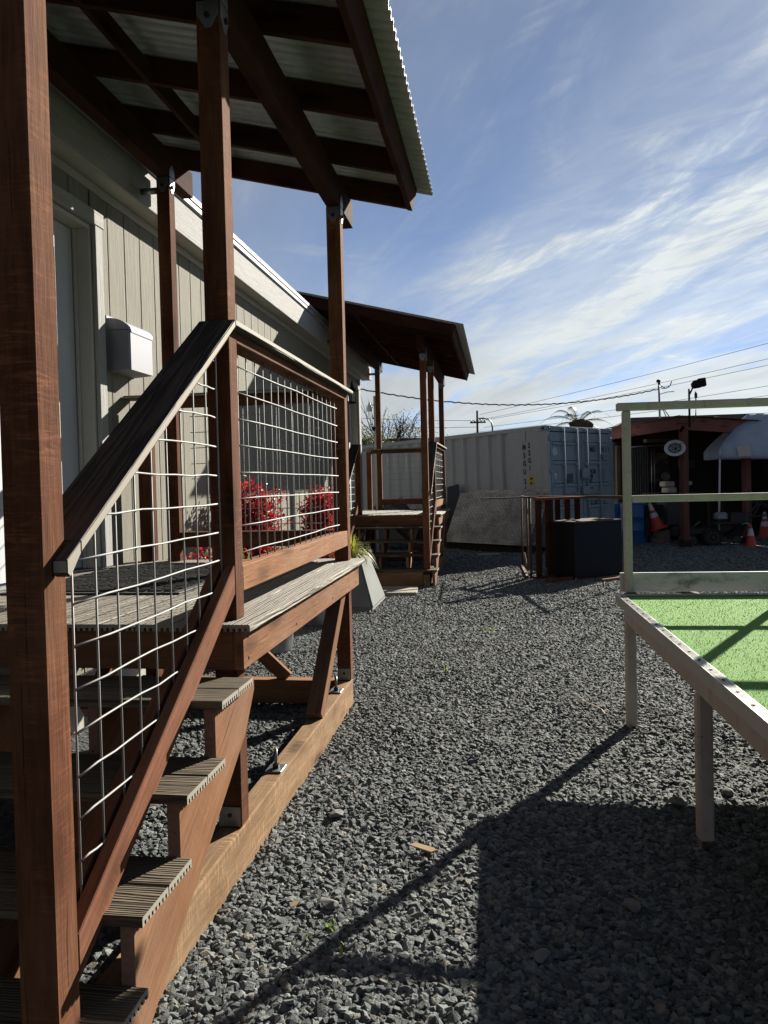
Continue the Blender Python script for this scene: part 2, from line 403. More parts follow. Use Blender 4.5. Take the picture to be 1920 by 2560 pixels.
def tube(parent, name, mat, pts, r, n=8, r2=None, smooth=True):
    c = Vector(pts[0]); bm = bmesh.new(); tube_bm(bm, [Vector(p)-c for p in pts], r, n, r2)
    bmesh.ops.recalc_face_normals(bm, faces=bm.faces[:])
    return link(name, mesh_of(bm, smooth=smooth and n > 4), M[mat], Matrix.Translation(c), parent)
def lathe(parent, name, mat, prof, loc, n=28, R=None, smooth=True):
    """prof: list of (radius, z)"""
    bm = bmesh.new(); rings = []
    for r, z in prof:
        rings.append([bm.verts.new((max(r, 1e-4)*math.cos(2*PI*j/n), max(r, 1e-4)*math.sin(2*PI*j/n), z)) for j in range(n)])
    for i in range(len(rings)-1):
        for j in range(n): bm.faces.new((rings[i][j], rings[i][(j+1) % n], rings[i+1][(j+1) % n], rings[i+1][j]))
    bm.faces.new(rings[0][::-1]); bm.faces.new(rings[-1])
    bmesh.ops.recalc_face_normals(bm, faces=bm.faces[:])
    me = mesh_of(bm)
    if smooth:
        for p in me.polygons: p.use_smooth = len(p.vertices) == 4
        me.set_sharp_from_angle(angle=math.radians(35))
    mw = Matrix.Translation(loc)
    if R is not None: mw = mw @ R.to_4x4()
    return link(name, me, M[mat], mw, parent)
def rawmesh(parent, name, mat, verts, faces, loc=(0, 0, 0), smooth=False):
    me = bpy.data.meshes.new(name); me.from_pydata([tuple(Vector(v)-Vector(loc)) for v in verts], [], faces); me.update()
    if smooth:
        for p in me.polygons: p.use_smooth = True
    return link(name, me, M[mat], Matrix.Translation(loc), parent)
def text(parent, name, body, mat, mw, size, align='LEFT', spacing=1.0, xs=1.0, line=1.0):
    cu = bpy.data.curves.new(name, 'FONT'); cu.body = body; cu.size = size; cu.align_x = align; cu.extrude = .0015
    cu.space_character = spacing; cu.offset = size*.034; cu.space_line = line; cu.resolution_u = 3
    t = bpy.data.objects.new('tmp', cu); COL.objects.link(t)
    dg = bpy.context.evaluated_depsgraph_get(); me = bpy.data.meshes.new_from_object(t.evaluated_get(dg))
    bpy.data.objects.remove(t); me.materials.clear(); me.transform(Matrix.Diagonal((xs, 1, 1, 1)))
    return link(name, me, M[mat], mw, parent)
def copy_tree(o, parent=None):
    c = o.copy(); COL.objects.link(c)
    if parent is not None: c.parent = parent
    for ch in [x for x in bpy.data.objects if x.parent == o and x is not c]: copy_tree(ch, c)
    return c

# ------------------------------------------------------------------ ground
def make_ground():
    k = MatB('crushed_stone_ground'); v = k.vec((1, 1, 1), rnd=False)
    cell = k.voro(v, 34, 'Color'); sepc = k.N('ShaderNodeSeparateColor'); k.L(cell, sepc.inputs[0])
    dist = k.voro(v, 34); n = k.noise(v, 1.3, 5, .6)
    c = k.mix(sepc.outputs[0], (.02, .023, .027), (.11, .113, .112))
    c = k.mix(k.mr(n, .35, .7, 0, .35), c, (.12, .12, .115))
    h = k.mth('ADD', k.mth('MULTIPLY', sepc.outputs[1], .8), k.mr(dist, 0, .5, .6, 0))
    k.col(c).rough(.85).spec(.3).bump(h, 1.0, .03)
    vs = [(-600, -300, 0), (600, -300, 0), (600, 1200, 0), (-600, 1200, 0)]
    g = rawmesh(None, 'ground', None, vs, [(0, 1, 2, 3)]) if False else None
    me = bpy.data.meshes.new('ground'); me.from_pydata(vs, [], [(0, 1, 2, 3)]); me.update()
    o = link('ground', me, k.m); tag(o, kind='structure')
make_ground()

def make_gravel():
    """loose crushed stone: real angular stones scattered by geometry nodes, denser near the camera"""
    km = MatB('crushed_stone')
    rnd = km.oi.outputs['Random']
    v = km.vec((1, 1, 1)); n = km.noise(v, 3.0, 5, .65)
    c = km.mix(km.mth('POWER', rnd, 1.35), (.043, .058, .068), (.335, .37, .36))
    place = km.noise(km.oi.outputs['Location'], .55, 4, .6); c = km.mix(km.mr(place, .40, .68, 0, .28), c, (.10, .10, .09))
    warm = km.mr(rnd, .93, .95, 0, .55); c = km.mix(warm, c, (.27, .20, .13))
    c = km.mix(km.mr(n, .35, .75, 0, .35), c, (.30, .305, .28))
    km.col(c).rough(.8).spec(.3).bump(n, .4, .15)
    zones = []
    def grid(x0, x1, y0, y1): zones.append([(x0, y0), (x1, y0), (x1, y1), (x0, y1)])
    def make(name, poly, dens, s0, s1, seed):
        me = bpy.data.meshes.new(name); me.from_pydata([(x, y, 0) for x, y in poly], [], [list(range(len(poly)))]); me.update()
        me.materials.append(km.m)
        o = link(name, me); tag(o, 'loose grey crushed stone covering the yard', kind='stuff')
        ng = bpy.data.node_groups.new('scatter_stone', 'GeometryNodeTree')
        ng.interface.new_socket('Geometry', in_out='INPUT', socket_type='NodeSocketGeometry')
        ng.interface.new_socket('Geometry', in_out='OUTPUT', socket_type='NodeSocketGeometry')
        N = ng.nodes.new; L = ng.links.new
        gi = N('NodeGroupInput'); go = N('NodeGroupOutput')
        dp = N('GeometryNodeDistributePointsOnFaces'); dp.inputs['Density'].default_value = dens; dp.inputs['Seed'].default_value = seed
        L(gi.outputs[0], dp.inputs['Mesh'])
        geo = N('GeometryNodeGeometryToInstance')
        for i in range(9):
            ico = N('GeometryNodeMeshIcoSphere'); ico.inputs['Subdivisions'].default_value = 2; ico.inputs['Radius'].default_value = 1.0
            sp = N('GeometryNodeSetPosition'); L(ico.outputs[0], sp.inputs[0])
            rv = N('FunctionNodeRandomValue'); rv.data_type = 'FLOAT_VECTOR'
            rv.inputs[0].default_value = (-.55, -.55, -.55); rv.inputs[1].default_value = (.55, .55, .55); rv.inputs['Seed'].default_value = 100*i + 3
            L(rv.outputs[0], sp.inputs['Offset'])
            ch = N('GeometryNodeConvexHull'); L(sp.outputs[0], ch.inputs[0])
            tr = N('GeometryNodeTransform'); random.seed(i)
            tr.inputs['Scale'].default_value = (random.uniform(.85, 1.25), random.uniform(.6, .95), random.uniform(.42, .75))
            L(ch.outputs[0], tr.inputs[0])
            de = N('GeometryNodeMergeByDistance'); de.inputs['Distance'].default_value = .42; L(tr.outputs[0], de.inputs[0])
            ss = N('GeometryNodeSetShadeSmooth'); ss.inputs['Shade Smooth'].default_value = False; L(de.outputs[0], ss.inputs[0])
            sm = N('GeometryNodeSetMaterial'); sm.inputs['Material'].default_value = km.m; L(ss.outputs[0], sm.inputs[0])
            L(sm.outputs[0], geo.inputs[0])
        wav = N('ShaderNodeTexNoise'); wav.inputs['Scale'].default_value = 1.1; wav.inputs['Detail'].default_value = 3
        po = N('GeometryNodeInputPosition'); L(po.outputs[0], wav.inputs['Vector'])
        wm = N('ShaderNodeMapRange'); L(wav.outputs[0], wm.inputs[0]); wm.inputs['From Min'].default_value = .3; wm.inputs['From Max'].default_value = .7
        wm.inputs['To Min'].default_value = -.010; wm.inputs['To Max'].default_value = .016
        wc = N('ShaderNodeCombineXYZ'); L(wm.outputs[0], wc.inputs[2])
        wp = N('GeometryNodeSetPosition'); L(dp.outputs['Points'], wp.inputs[0]); L(wc.outputs[0], wp.inputs['Offset'])
        ip = N('GeometryNodeInstanceOnPoints'); L(wp.outputs[0], ip.inputs['Points']); L(geo.outputs[0], ip.inputs['Instance'])
        ip.inputs['Pick Instance'].default_value = True
        rr = N('FunctionNodeRandomValue'); rr.data_type = 'FLOAT_VECTOR'
        rr.inputs[0].default_value = (-.7, -.7, 0); rr.inputs[1].default_value = (.7, .7, 6.28); L(rr.outputs[0], ip.inputs['Rotation'])
        sc = N('FunctionNodeRandomValue'); sc.data_type = 'FLOAT'
        r1 = N('FunctionNodeRandomValue'); r1.data_type = 'FLOAT'; r1.inputs[2].default_value = 0; r1.inputs[3].default_value = 1; r1.inputs['Seed'].default_value = 11
        pw = N('ShaderNodeMath'); pw.operation = 'POWER'; L(r1.outputs[1], pw.inputs[0]); pw.inputs[1].default_value = 2.2
        mr = N('ShaderNodeMapRange'); L(pw.outputs[0], mr.inputs[0]); mr.inputs['To Min'].default_value = s0; mr.inputs['To Max'].default_value = s1
        L(mr.outputs[0], ip.inputs['Scale'])
        off = N('FunctionNodeRandomValue'); off.data_type = 'FLOAT_VECTOR'; off.inputs['Seed'].default_value = 5
        off.inputs[0].default_value = (0, 0, -.004); off.inputs[1].default_value = (0, 0, s0*1.1)
        ti = N('GeometryNodeTranslateInstances'); L(ip.outputs[0], ti.inputs[0]); L(off.outputs[0], ti.inputs['Translation'])
        ti.inputs['Local Space'].default_value = False
        L(ti.outputs[0], go.inputs[0])
        md = o.modifiers.new('scatter', 'NODES'); md.node_group = ng
    make('gravel', [(-1.7, 1.75), (1.5, 1.75), (2.3, 4.2), (-2.2, 4.2)], 10500, .0064, .0185, 1)
    make('gravel', [(-2.3, 4.2), (2.3, 4.2), (3.5, 8.2), (-2.5, 8.2)], 7600, .0068, .018, 2)
    make('gravel', [(-2.6, 8.2), (3.6, 8.2), (5.0, 13.0), (-2.8, 13.0)], 3800, .0085, .020, 3)
    make('gravel', [(-3.2, 13.0), (5.0, 13.0), (7.2, 19.5), (-3.6, 19.5)], 1700, .011, .025, 4)
make_gravel()

# ------------------------------------------------------------------ building
WX = -2.58                                           # face of the siding
def make_building():
    b = thing('building', 'long greige clad building with white fascia along its roof edge', 'building', (WX-3.0, 6.0, 0))
    Y0, Y1 = -3.0, 14.42
    # wall core behind the siding
    holes = [(3.10, 4.73), (12.55, 14.22)]           # two door openings
    def core(y0, y1, z0, z1): return bbox(b, 'wall', 'siding', (WX-.20, y0, z0), (WX-.012, y1, z1), 'Z', 0)
    core(Y0, holes[0][0], .35, 3.50); core(holes[0][1], holes[1][0], .35, 3.50); core(holes[1][1], Y1, .35, 3.50)
    core(*holes[0], 3.21, 3.50); core(*holes[1], 3.235, 3.50)
    core(*holes[0], .35, .97); core(*holes[1], .35, .97)
    bbox(b, 'wall', 'siding', (-8.5, Y1-.20, .35), (WX-.21, Y1, 3.5), 'Z', 0)      # far end wall
    bbox(b, 'skirting', 'soffit', (WX-.16, Y0, 0), (WX-.05, Y1, .348), 'Y', 0)
    # siding boards with recessed joints
    y = 4.947-.236*40; 
    while y < Y1-.02:
        y0, y1 = max(y+.004, Y0), min(y+.236-.004, Y1); y += .236
        if y1-y0 < .03: continue
        segs = [(.36, 3.47)]
        for h0, h1 in holes:
            if y1 > h0+.005 and y0 < h1-.005:
                top = 3.21 if h0 < 5 else 3.235
                if y0 < h0 - .02: y1 = h0
                elif y1 > h1 + .02: y0 = h1
                else: segs = [(.36, .965), (top, 3.47)]
        if y1-y0 < .03: continue
        for z0, z1 in segs: bbox(b, 'siding_board', 'siding', (WX-.012, y0, z0), (WX, y1, z1), 'Z', .004)
    # doors: casing, jamb and leaf
    for (h0, h1), zt in zip(holes, (3.21, 3.235)):
        bbox(b, 'door_casing', 'trim', (WX, h1, .992), (WX+.030, h1+.095, zt), 'Z', .004)
        bbox(b, 'door_casing', 'trim', (WX, h0-.095, .992), (WX+.030, h0, zt), 'Z', .004)
        bbox(b, 'door_casing', 'trim', (WX, h0-.11, zt), (WX+.034, h1+.11, zt+.095), 'Y', .004)
        for s, e in ((h1-.03, h1), (h0, h0+.03)): bbox(b, 'door_jamb', 'jamb', (WX-.17, s, .992), (WX-.001, e, zt-.001), 'Z', .003)
        bbox(b, 'door_jamb', 'jamb', (WX-.17, h0+.031, zt-.03), (WX-.001, h1-.031, zt-.001), 'Y', .003)
        bbox(b, 'door_stop', 'jamb', (WX-.105, h1-.05, .992), (WX-.085, h1-.031, zt-.031), 'Z', .002)
        bbox(b, 'threshold', 'galv', (WX-.17, h0+.031, .972), (WX+.02, h1-.031, .99), 'Y', .003)
        d = bbox(b, 'door', 'doorpaint', (WX-.155, h0+.034, 1.0), (WX-.108, h1-.052, zt-.035), 'Z', .003)
        ym = (h0+h1)/2
        bbox(d, 'window', 'glassdark', (WX-.107, h0+.22, 2.25), (WX-.103, h1-.26, 3.0), 'Z', 0)
        tube(d, 'handle', 'galv', [(WX-.108, h0+.12, 1.95), (WX-.04, h0+.12, 1.95), (WX-.04, h0+.24, 1.95)], .011)
    bbox(b, 'corner_board', 'trim', (WX, Y1-.10, .36), (WX+.024, Y1+.02, 3.46), 'Z', .004)
    # eave
    FX = -2.42
    bbox(b, 'soffit', 'soffit', (-2.60, Y0, 3.488), (FX-.03, 14.90, 3.508), 'Y', 0)
    fb = bbox(b, 'fascia_board', 'trim', (FX-.028, Y0, 3.483), (FX, 14.91, 3.745), 'Y', .004)
    bbox(b, 'roof_edge', 'gutter', (FX-.06, Y0, 3.747), (FX+.022, 14.93, 3.80), 'Y', .008)
    prism(b, 'roof', 'gutter', [(0, 0), (-6.2, .62), (-6.2, .66), (0, .04)], (FX+.03, Y0, 3.802), (1, 0, 0), (0, 0, 1), -(14.95-Y0))
    bbox(b, 'batten', 'soffit', (WX, Y0, 3.43), (WX+.018, Y1-.11, 3.486), 'Y', .003)
    return b
make_building()

# ------------------------------------------------------------------ porch
def profile_board(parent, name, mat, p, q, width, t=.026, notch=6, endmat=True):
    """composite board, top face between p and q (centre line of its top), grooved underneath"""
    p = Vector(p); q = Vector(q); x = q-p; L = x.length; x.normalize(); z = Vector((0, 0, 1)); y = z.cross(x)
    h = width/2; r = .004
    prof = [(-h, -r), (-h+r, 0), (h-r, 0), (h, -r), (h, -t)]
    n = notch; step = width/(n+.5); gw = step*.48
    xs = []
    a = h - step*.5
    for i in range(n):
        xs += [(a, -t), (a, -t*.52), (a-gw, -t*.52), (a-gw, -t)]; a -= step
    prof += xs + [(-h, -t)]
    bm = bmesh.new()
    A = [bm.verts.new((-L/2, a, b)) for a, b in prof]; B = [bm.verts.new((L/2, a, b)) for a, b in prof]
    k = len(prof)
    f1 = bm.faces.new(A[::-1]); f2 = bm.faces.new(B)
    for i in range(k): bm.faces.new((A[i], A[(i+1) % k], B[(i+1) % k], B[i]))
    bmesh.ops.recalc_face_normals(bm, faces=bm.faces[:])
    f1.material_index = f2.material_index = 1
    me = mesh_of(bm); me.materials.append(M[mat]); me.materials.append(M['compend'])
    mw = Matrix((x, y, z)).transposed().to_4x4(); mw.translation = (p+q)/2
    return link(name, me, None, mw, parent)

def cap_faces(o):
    """dark colour on the broad faces, pale colour on the edges and ends"""
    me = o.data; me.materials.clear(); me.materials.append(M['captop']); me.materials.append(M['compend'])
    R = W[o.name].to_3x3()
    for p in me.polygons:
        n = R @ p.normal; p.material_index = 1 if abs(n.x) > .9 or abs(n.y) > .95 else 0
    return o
def wire_mesh(parent, plane_x, ys, zs, y0, y1, zlo, zhi, r=.0030, axis='Y', plane=None, clip=None):
    """welded wire panel in the plane X = plane_x (axis Y) or Y = plane_x (axis X)"""
    bm = bmesh.new()
    def P(a, z, o=0): return Vector((plane_x+o, a, z)) if axis == 'Y' else Vector((a, plane_x+o, z))
    org = P((y0+y1)/2, (zlo(0) if callable(zlo) else zlo))
    rn = random.Random(int(abs(plane_x*1000))+len(ys))
    f = lambda g, a: g(a) if callable(g) else g
    for a in ys:
        lo, hi = f(zlo, a), f(zhi, a)
        j = rn.uniform(-.003, .003)
        tube_bm(bm, [P(a+j, lo)-org, P(a-j, hi)-org], r, 6)
    for z in zs:
        if clip: s, e = clip(z)
        else: s, e = y0, y1
        if e-s < .02: continue
        pts = []
        for i in range(7):
            a = s+(e-s)*i/6; pts.append(P(a, z+rn.uniform(-.004, .004), .0055)-org)
        tube_bm(bm, pts, r, 6)
    bmesh.ops.recalc_face_normals(bm, faces=bm.faces[:])
    return link('wire_panel', mesh_of(bm, smooth=True), M['wire'], Matrix.Translation(org), parent)

def shield(parent, face, c, w=.082, h=.10, up=1):
    """five sided bracket plate with a hole; face: '-Y' or '+X'; c: middle of the flat edge"""
    pts = [(-w/2, 0), (w/2, 0), (w/2, -up*h*.5), (w*.14, -up*h), (-w*.14, -up*h), (-w/2, -up*h*.5)]
    if face == '-Y': ax, ay = (1, 0, 0), (0, 0, 1)
    else: ax, ay = (0, 1, 0), (0, 0, 1)
    o = prism(parent, 'bracket', 'galv', pts, c, ax, ay, .004, .0008)
    return o
def bolt(parent, p, d, r=.011, L=.012, name='bolt', mat='darkmetal'):
    d = Vector(d).normalized(); p = Vector(p)
    return tube(parent, name, mat, [p, p+d*L], r, 6, smooth=False)

DZ = .99                                    # deck surface
TREADS = [(2.369, .810), (2.072, .624), (1.780, .439), (1.490, .253)]      # nosing Y, top z
SL = .650                                   # stair slope dz/dy
def make_porch():
    p = thing('porch', 'near reddish timber porch with wire railings, stairs and corrugated metal roof', 'porch', (-1.7, 3.2, 0), 0, 'timber porches along the building')
    Pw = .091
    outer = [(1.577, 0.0), (2.825, DZ+.001), (5.035, DZ+.001)]
    # posts
    for i, (y, zb) in enumerate(outer):
        po = bbox(p, 'post', 'post', (-1.092, y, zb), (-1.0, y+Pw, 3.322), 'Z', .003)
        shield(po, '-Y', (-1.046, y-.001, 3.318))
        shield(po, '+X', (-.999, y+.046, 3.318)); shield(po, '+X', (-.999, y+.046, 3.326), up=-1, h=.085)
        bolt(po, (-1.046, y-.004, 3.262), (0, -1, 0)); bolt(po, (-.996, y+.046, 3.262), (1, 0, 0))
        for s in (-1, 1): bolt(po, (-1.046+s*.026, y-.004, 3.296), (0, -1, 0), .004, .004, 'nail', 'galv')
    for y in (1.577, 5.10):
        po = bbox(p, 'post', 'post', (-2.291, y, DZ+.001 if y > 2 else 0), (-2.20, y+Pw, 3.637), 'Z', .003)
        shield(po, '-Y', (-2.246, y-.001, 3.633)); shield(po, '+X', (-2.199, y+.046, 3.633)); shield(po, '+X', (-2.199, y+.046, 3.641), up=-1, h=.085)
        bolt(po, (-2.246, y-.004, 3.575), (0, -1, 0)); bolt(po, (-2.196, y+.046, 3.575), (1, 0, 0), .014)
        tube(po, 'standoff_pipe', 'galv', [(-2.42, y+.045, 3.56), (-2.292, y+.045, 3.56)], .022, 12)
    bbox(p, 'post', 'post', (-2.49, 5.10, DZ+.001), (-2.40, 5.10+Pw, 2.10), 'Z', .003)
    bbox(p, 'post', 'post', (-2.291, 2.825, DZ+.001), (-2.20, 2.916, 2.098), 'Z', .003)
    # roof beams
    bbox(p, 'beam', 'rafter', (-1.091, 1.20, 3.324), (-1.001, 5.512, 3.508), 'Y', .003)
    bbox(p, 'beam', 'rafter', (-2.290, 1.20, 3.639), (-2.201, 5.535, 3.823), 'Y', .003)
    RS = .252
    def zr(x): return 3.513 - RS*(x+1.0)      # underside of the rafters
    d = Vector((1, 0, -RS)).normalized(); nrm = Vector((RS, 0, 1)).normalized()
    XI, XO = -3.05, -.588
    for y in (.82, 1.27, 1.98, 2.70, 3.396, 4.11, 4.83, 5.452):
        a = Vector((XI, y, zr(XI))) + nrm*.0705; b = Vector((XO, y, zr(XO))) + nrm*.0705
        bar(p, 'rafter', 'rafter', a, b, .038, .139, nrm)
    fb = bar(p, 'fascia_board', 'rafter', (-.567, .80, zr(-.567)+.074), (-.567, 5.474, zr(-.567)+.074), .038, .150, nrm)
    ys = [.84, 1.25, 1.29, 1.96, 2.0, 2.68, 2.72, 3.376, 3.416, 4.09, 4.13, 4.81, 4.85, 5.43]
    for i in range(0, len(ys), 2):
        c = Vector((-1.87, 0, zr(-1.87))) + nrm*.045
        bar(p, 'blocking', 'rafter', (c.x, ys[i], c.z), (c.x, ys[i+1], c.z), .038, .088, nrm)
    # corrugated sheet, ribs run down the slope
    per = .079; n0 = .74; n1 = 5.535; nseg = int((n1-n0)/per*8)
    org = Vector((XI-.02, 3.1, zr(XI-.02))) + nrm*.146
    bm = bmesh.new(); rows = []
    for off in (0, .0025):
        for t in (0.0, (-.462-(XI-.02))/d.x):
            row = []
            for i in range(nseg+1):
                y = n0 + (n1-n0)*i/nseg
                w = math.sin(2*PI*(y-n0)/per); w = max(-1, min(1, w*3.2+.5))
                row.append(bm.verts.new(d*t + nrm*(.0085*(1+w)+off) + Vector((0, y-3.1, 0))))
            rows.append(row)
    for i in range(nseg):
        bm.faces.new((rows[0][i], rows[0][i+1], rows[1][i+1], rows[1][i]))
        bm.faces.new((rows[2][i], rows[3][i], rows[3][i+1], rows[2][i+1]))
        for a, b in ((0, 2), (3, 1)): bm.faces.new((rows[a][i], rows[b][i], rows[b][i+1], rows[a][i+1]))
    bmesh.ops.recalc_face_normals(bm, faces=bm.faces[:])
    link('roof_sheet', mesh_of(bm, smooth=False), M['roofsheet'], Matrix.Translation(org), p)
    # deck
    XD0, XD1 = WX+.004, -.918
    nb = 11; bw = (XD1-XD0+.004)/nb
    for i in range(nb):
        xc = XD0 + bw*(i+.5)-.002
        e0, e1 = (2.735, 5.197)
        profile_board(p, 'deck_board', 'deck', (xc, e0, DZ), (xc, e1, DZ), bw-.005, .026)
    bbox(p, 'rim_joist', 'rim', (-.995, 2.762, .815), (-.955, 5.152, .962), 'Y', .003)
    bbox(p, 'rim_joist', 'rim', (-2.55, 2.762, .815), (-.996, 2.80, .962), 'X', .003)
    bbox(p, 'rim_joist', 'rim', (-2.55, 5.112, .815), (-.996, 5.152, .962), 'X', .003)
    for x in (-2.5, -2.1, -1.7, -1.3): bbox(p, 'joist', 'rim', (x, 2.802, .818), (x+.038, 5.11, .962), 'Y', 0)
    for y in (2.8, 3.5, 4.3, 5.0):
        for dx, dz in ((-.9545, .93), (-.9545, .85)): bolt(p, (-.955, y-.0+.02, dz), (1, 0, 0), .006, .002, 'screw', 'darkmetal')
    # understructure
    bbox(p, 'sill_beam', 'sill', (-1.092, 1.44, .0), (-1.002, 5.10, .19), 'Y', .006)
    bbox(p, 'sill_beam', 'rim', (-2.45, 5.035, .03), (-1.094, 5.125, .188), 'X', .004)
    for x in (-1.094, -2.45):
        for y in (2.825, 5.035):
            if y > 5: y0 = 5.032
            else: y0 = y
            po = bbox(p, 'support_post', 'post', (x+.002, y0, .192), (x+.092, y0+.085, .812), 'Z', .003)
            if x > -2:
                pl = bbox(po, 'base_plate', 'galv', (x+.004, y0-.004, .196), (x+.088, y0-.001, .272), 'X', .001)
                bolt(po, (x+.046, y0-.004, .24), (0, -1, 0), .009, .003)
    # braces
    bar(p, 'brace', 'rim', (-1.049, 4.20, .195), (-1.049, 4.92, .815), .088, .088, (0, -1, 1))
    bar(p, 'brace', 'rim', (-1.45, 5.08, .19), (-2.12, 5.08, .815), .040, .088, (1, 0, 1))
    bar(p, 'brace', 'rim', (-2.40, 4.20, .195), (-2.40, 4.92, .815), .088, .088, (0, -1, 1))
    # anchors on the sill
    for y in (3.43, 4.76):
        pl = bbox(p, 'anchor_plate', 'galv', (-1.086, y-.048, .192), (-1.008, y+.048, .199), 'X', .002)
        bolt(pl, (-1.045, y, .199), (0, 0, 1), .016, .02, 'nut'); tube(pl, 'threaded_rod', 'galv', [(-1.045, y, .2), (-1.045, y, .285)], .008, 8)
        if y < 4: tube(pl, 'rod_cap', 'orange', [(-1.045, y, .2852), (-1.045, y, .290)], .0075, 8)
    # stairs
    for k, (y, z) in enumerate(TREADS):
        for j in (0, 1):
            yc = y + .0765 + j*.157
            profile_board(p, 'tread_board', 'tread', (-2.34, yc, z), (-.895, yc, z), .152, .026, 7)
    g = Vector((0, 1, SL)).normalized()
    pts = []
    # sawtooth stringer outline (y, z)
    for k, (y, z) in enumerate(reversed(TREADS)):
        zt = z-.027
        pts += [(y+.022, zt-.186 if k else .02), (y+.022, zt)]
    pts += [(2.80, TREADS[0][1]-.027), (2.80, .735), (2.69, .602), (1.76, .02)]
    for x in (-.93, -1.335, -1.74, -2.15):
        st = prism(p, 'stringer', 'rim', pts, (x, 0, 0), (0, 1, 0), (0, 0, 1), -.038, .002, g)
        st.data.materials.append(M['cutwood']); rot = W[st.name].to_3x3()
        for f in st.data.polygons:
            if (rot @ f.normal).y < -.9: f.material_index = 1
    bbox(p, 'toe_board', 'rim', (-2.30, 1.50, .02), (-1.10, 1.54, .222), 'X', .003)
    # guard rails, outer side
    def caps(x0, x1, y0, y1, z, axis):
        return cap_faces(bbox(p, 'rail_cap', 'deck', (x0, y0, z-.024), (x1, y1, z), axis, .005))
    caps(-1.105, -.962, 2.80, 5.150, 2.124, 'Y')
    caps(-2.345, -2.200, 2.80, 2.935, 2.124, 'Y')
    bbox(p, 'rail', 'rail', (-1.089, 2.918, 2.056), (-1.001, 5.033, 2.098), 'Y', .003)
    bbox(p, 'rail', 'rim', (-1.040, 2.918, 1.089), (-1.001, 5.033, 1.189), 'Y', .003)
    bbox(p, 'rail', 'rim', (-1.089, 2.918, 1.089), (-1.050, 5.033, 1.187), 'Y', .003)
    ysw = [3.038+.1175*i for i in range(17)]
    zsw = [1.987-.1078*i for i in range(8)]
    wire_mesh(p, -1.045, ysw, zsw, 2.95, 4.96, 1.15, 2.07)
    # far guard
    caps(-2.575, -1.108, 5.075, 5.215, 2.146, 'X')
    bbox(p, 'rail', 'rail', (-2.199, 5.102, 2.056), (-1.094, 5.190, 2.12), 'X', .003)
    bbox(p, 'rail', 'rail', (-2.398, 5.102, 2.056), (-2.292, 5.190, 2.12), 'X', .003)
    bbox(p, 'rail', 'rail', (-2.199, 5.102, 1.085), (-1.094, 5.140, 1.19), 'X', .003)
    bbox(p, 'rail', 'rail', (-2.199, 5.152, 1.085), (-1.094, 5.190, 1.19), 'X', .003)
    wire_mesh(p, 5.146, [-2.09+.1175*i for i in range(8)], [1.99-.108*i for i in range(8)], -2.12, -1.20, 1.15, 2.07, axis='X')
    # stair rail: cap, sub rail, bottom rails, wire
    SC = .657
    gc = Vector((0, 1, SC))
    def capz(y): return 2.124 - SC*(2.800-y)
    cap = [(1.672, capz(1.672)), (2.7995, capz(2.7995)), (2.7995, capz(2.7995)-.029), (1.672, capz(1.672)-.029)]
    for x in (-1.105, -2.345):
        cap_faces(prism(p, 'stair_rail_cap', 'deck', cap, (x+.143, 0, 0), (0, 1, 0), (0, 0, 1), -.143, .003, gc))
    # notched tongue of the cap past the newel post
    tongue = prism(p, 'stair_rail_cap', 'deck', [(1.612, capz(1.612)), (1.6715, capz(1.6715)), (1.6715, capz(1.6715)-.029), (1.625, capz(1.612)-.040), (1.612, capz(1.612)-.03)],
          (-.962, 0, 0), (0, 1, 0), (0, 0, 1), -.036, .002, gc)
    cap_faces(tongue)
    for x in (-1.0, -2.24):
        prism(p, 'stair_rail', 'rail', [(1.671, capz(1.671)-.030), (2.823, capz(2.823)-.030-.012), (2.823, capz(2.823)-.084), (1.671, capz(1.671)-.080)],
              (x-.001, 0, 0), (0, 1, 0), (0, 0, 1), -.088, .003, gc)
        def tz(y): return .455 + SL*(y-1.673)
        for dx in (0, -.052):
            prism(p, 'stair_rail', 'rail', [(1.671, tz(1.671)), (2.823, tz(2.823)), (2.823, tz(2.823)-.110), (1.671, tz(1.671)-.110)],
                  (x+dx-.001, 0, 0), (0, 1, 0), (0, 0, 1), -.038, .003, g)
        def clip(z):
            lo = 2.800 - (2.124-.05-z)/SC; hi = 1.673 + (z-.455+.06)/SL
            return max(lo-.0, 1.765), min(hi, 2.79)
        zz = [2.075-.1065*i for i in range(17)]
        wire_mesh(p, x-.045, [1.766+.115*i for i in range(10)], zz, 1.75, 2.82, lambda a: tz(a)-.06, lambda a: capz(a)-.05, .0030, clip=clip)
    return p
porch1 = make_porch()
porch2 = copy_tree(porch1); porch2.location.y += 9.42
porch2['label'] = 'far reddish timber porch with stairs beside the pale shipping container'

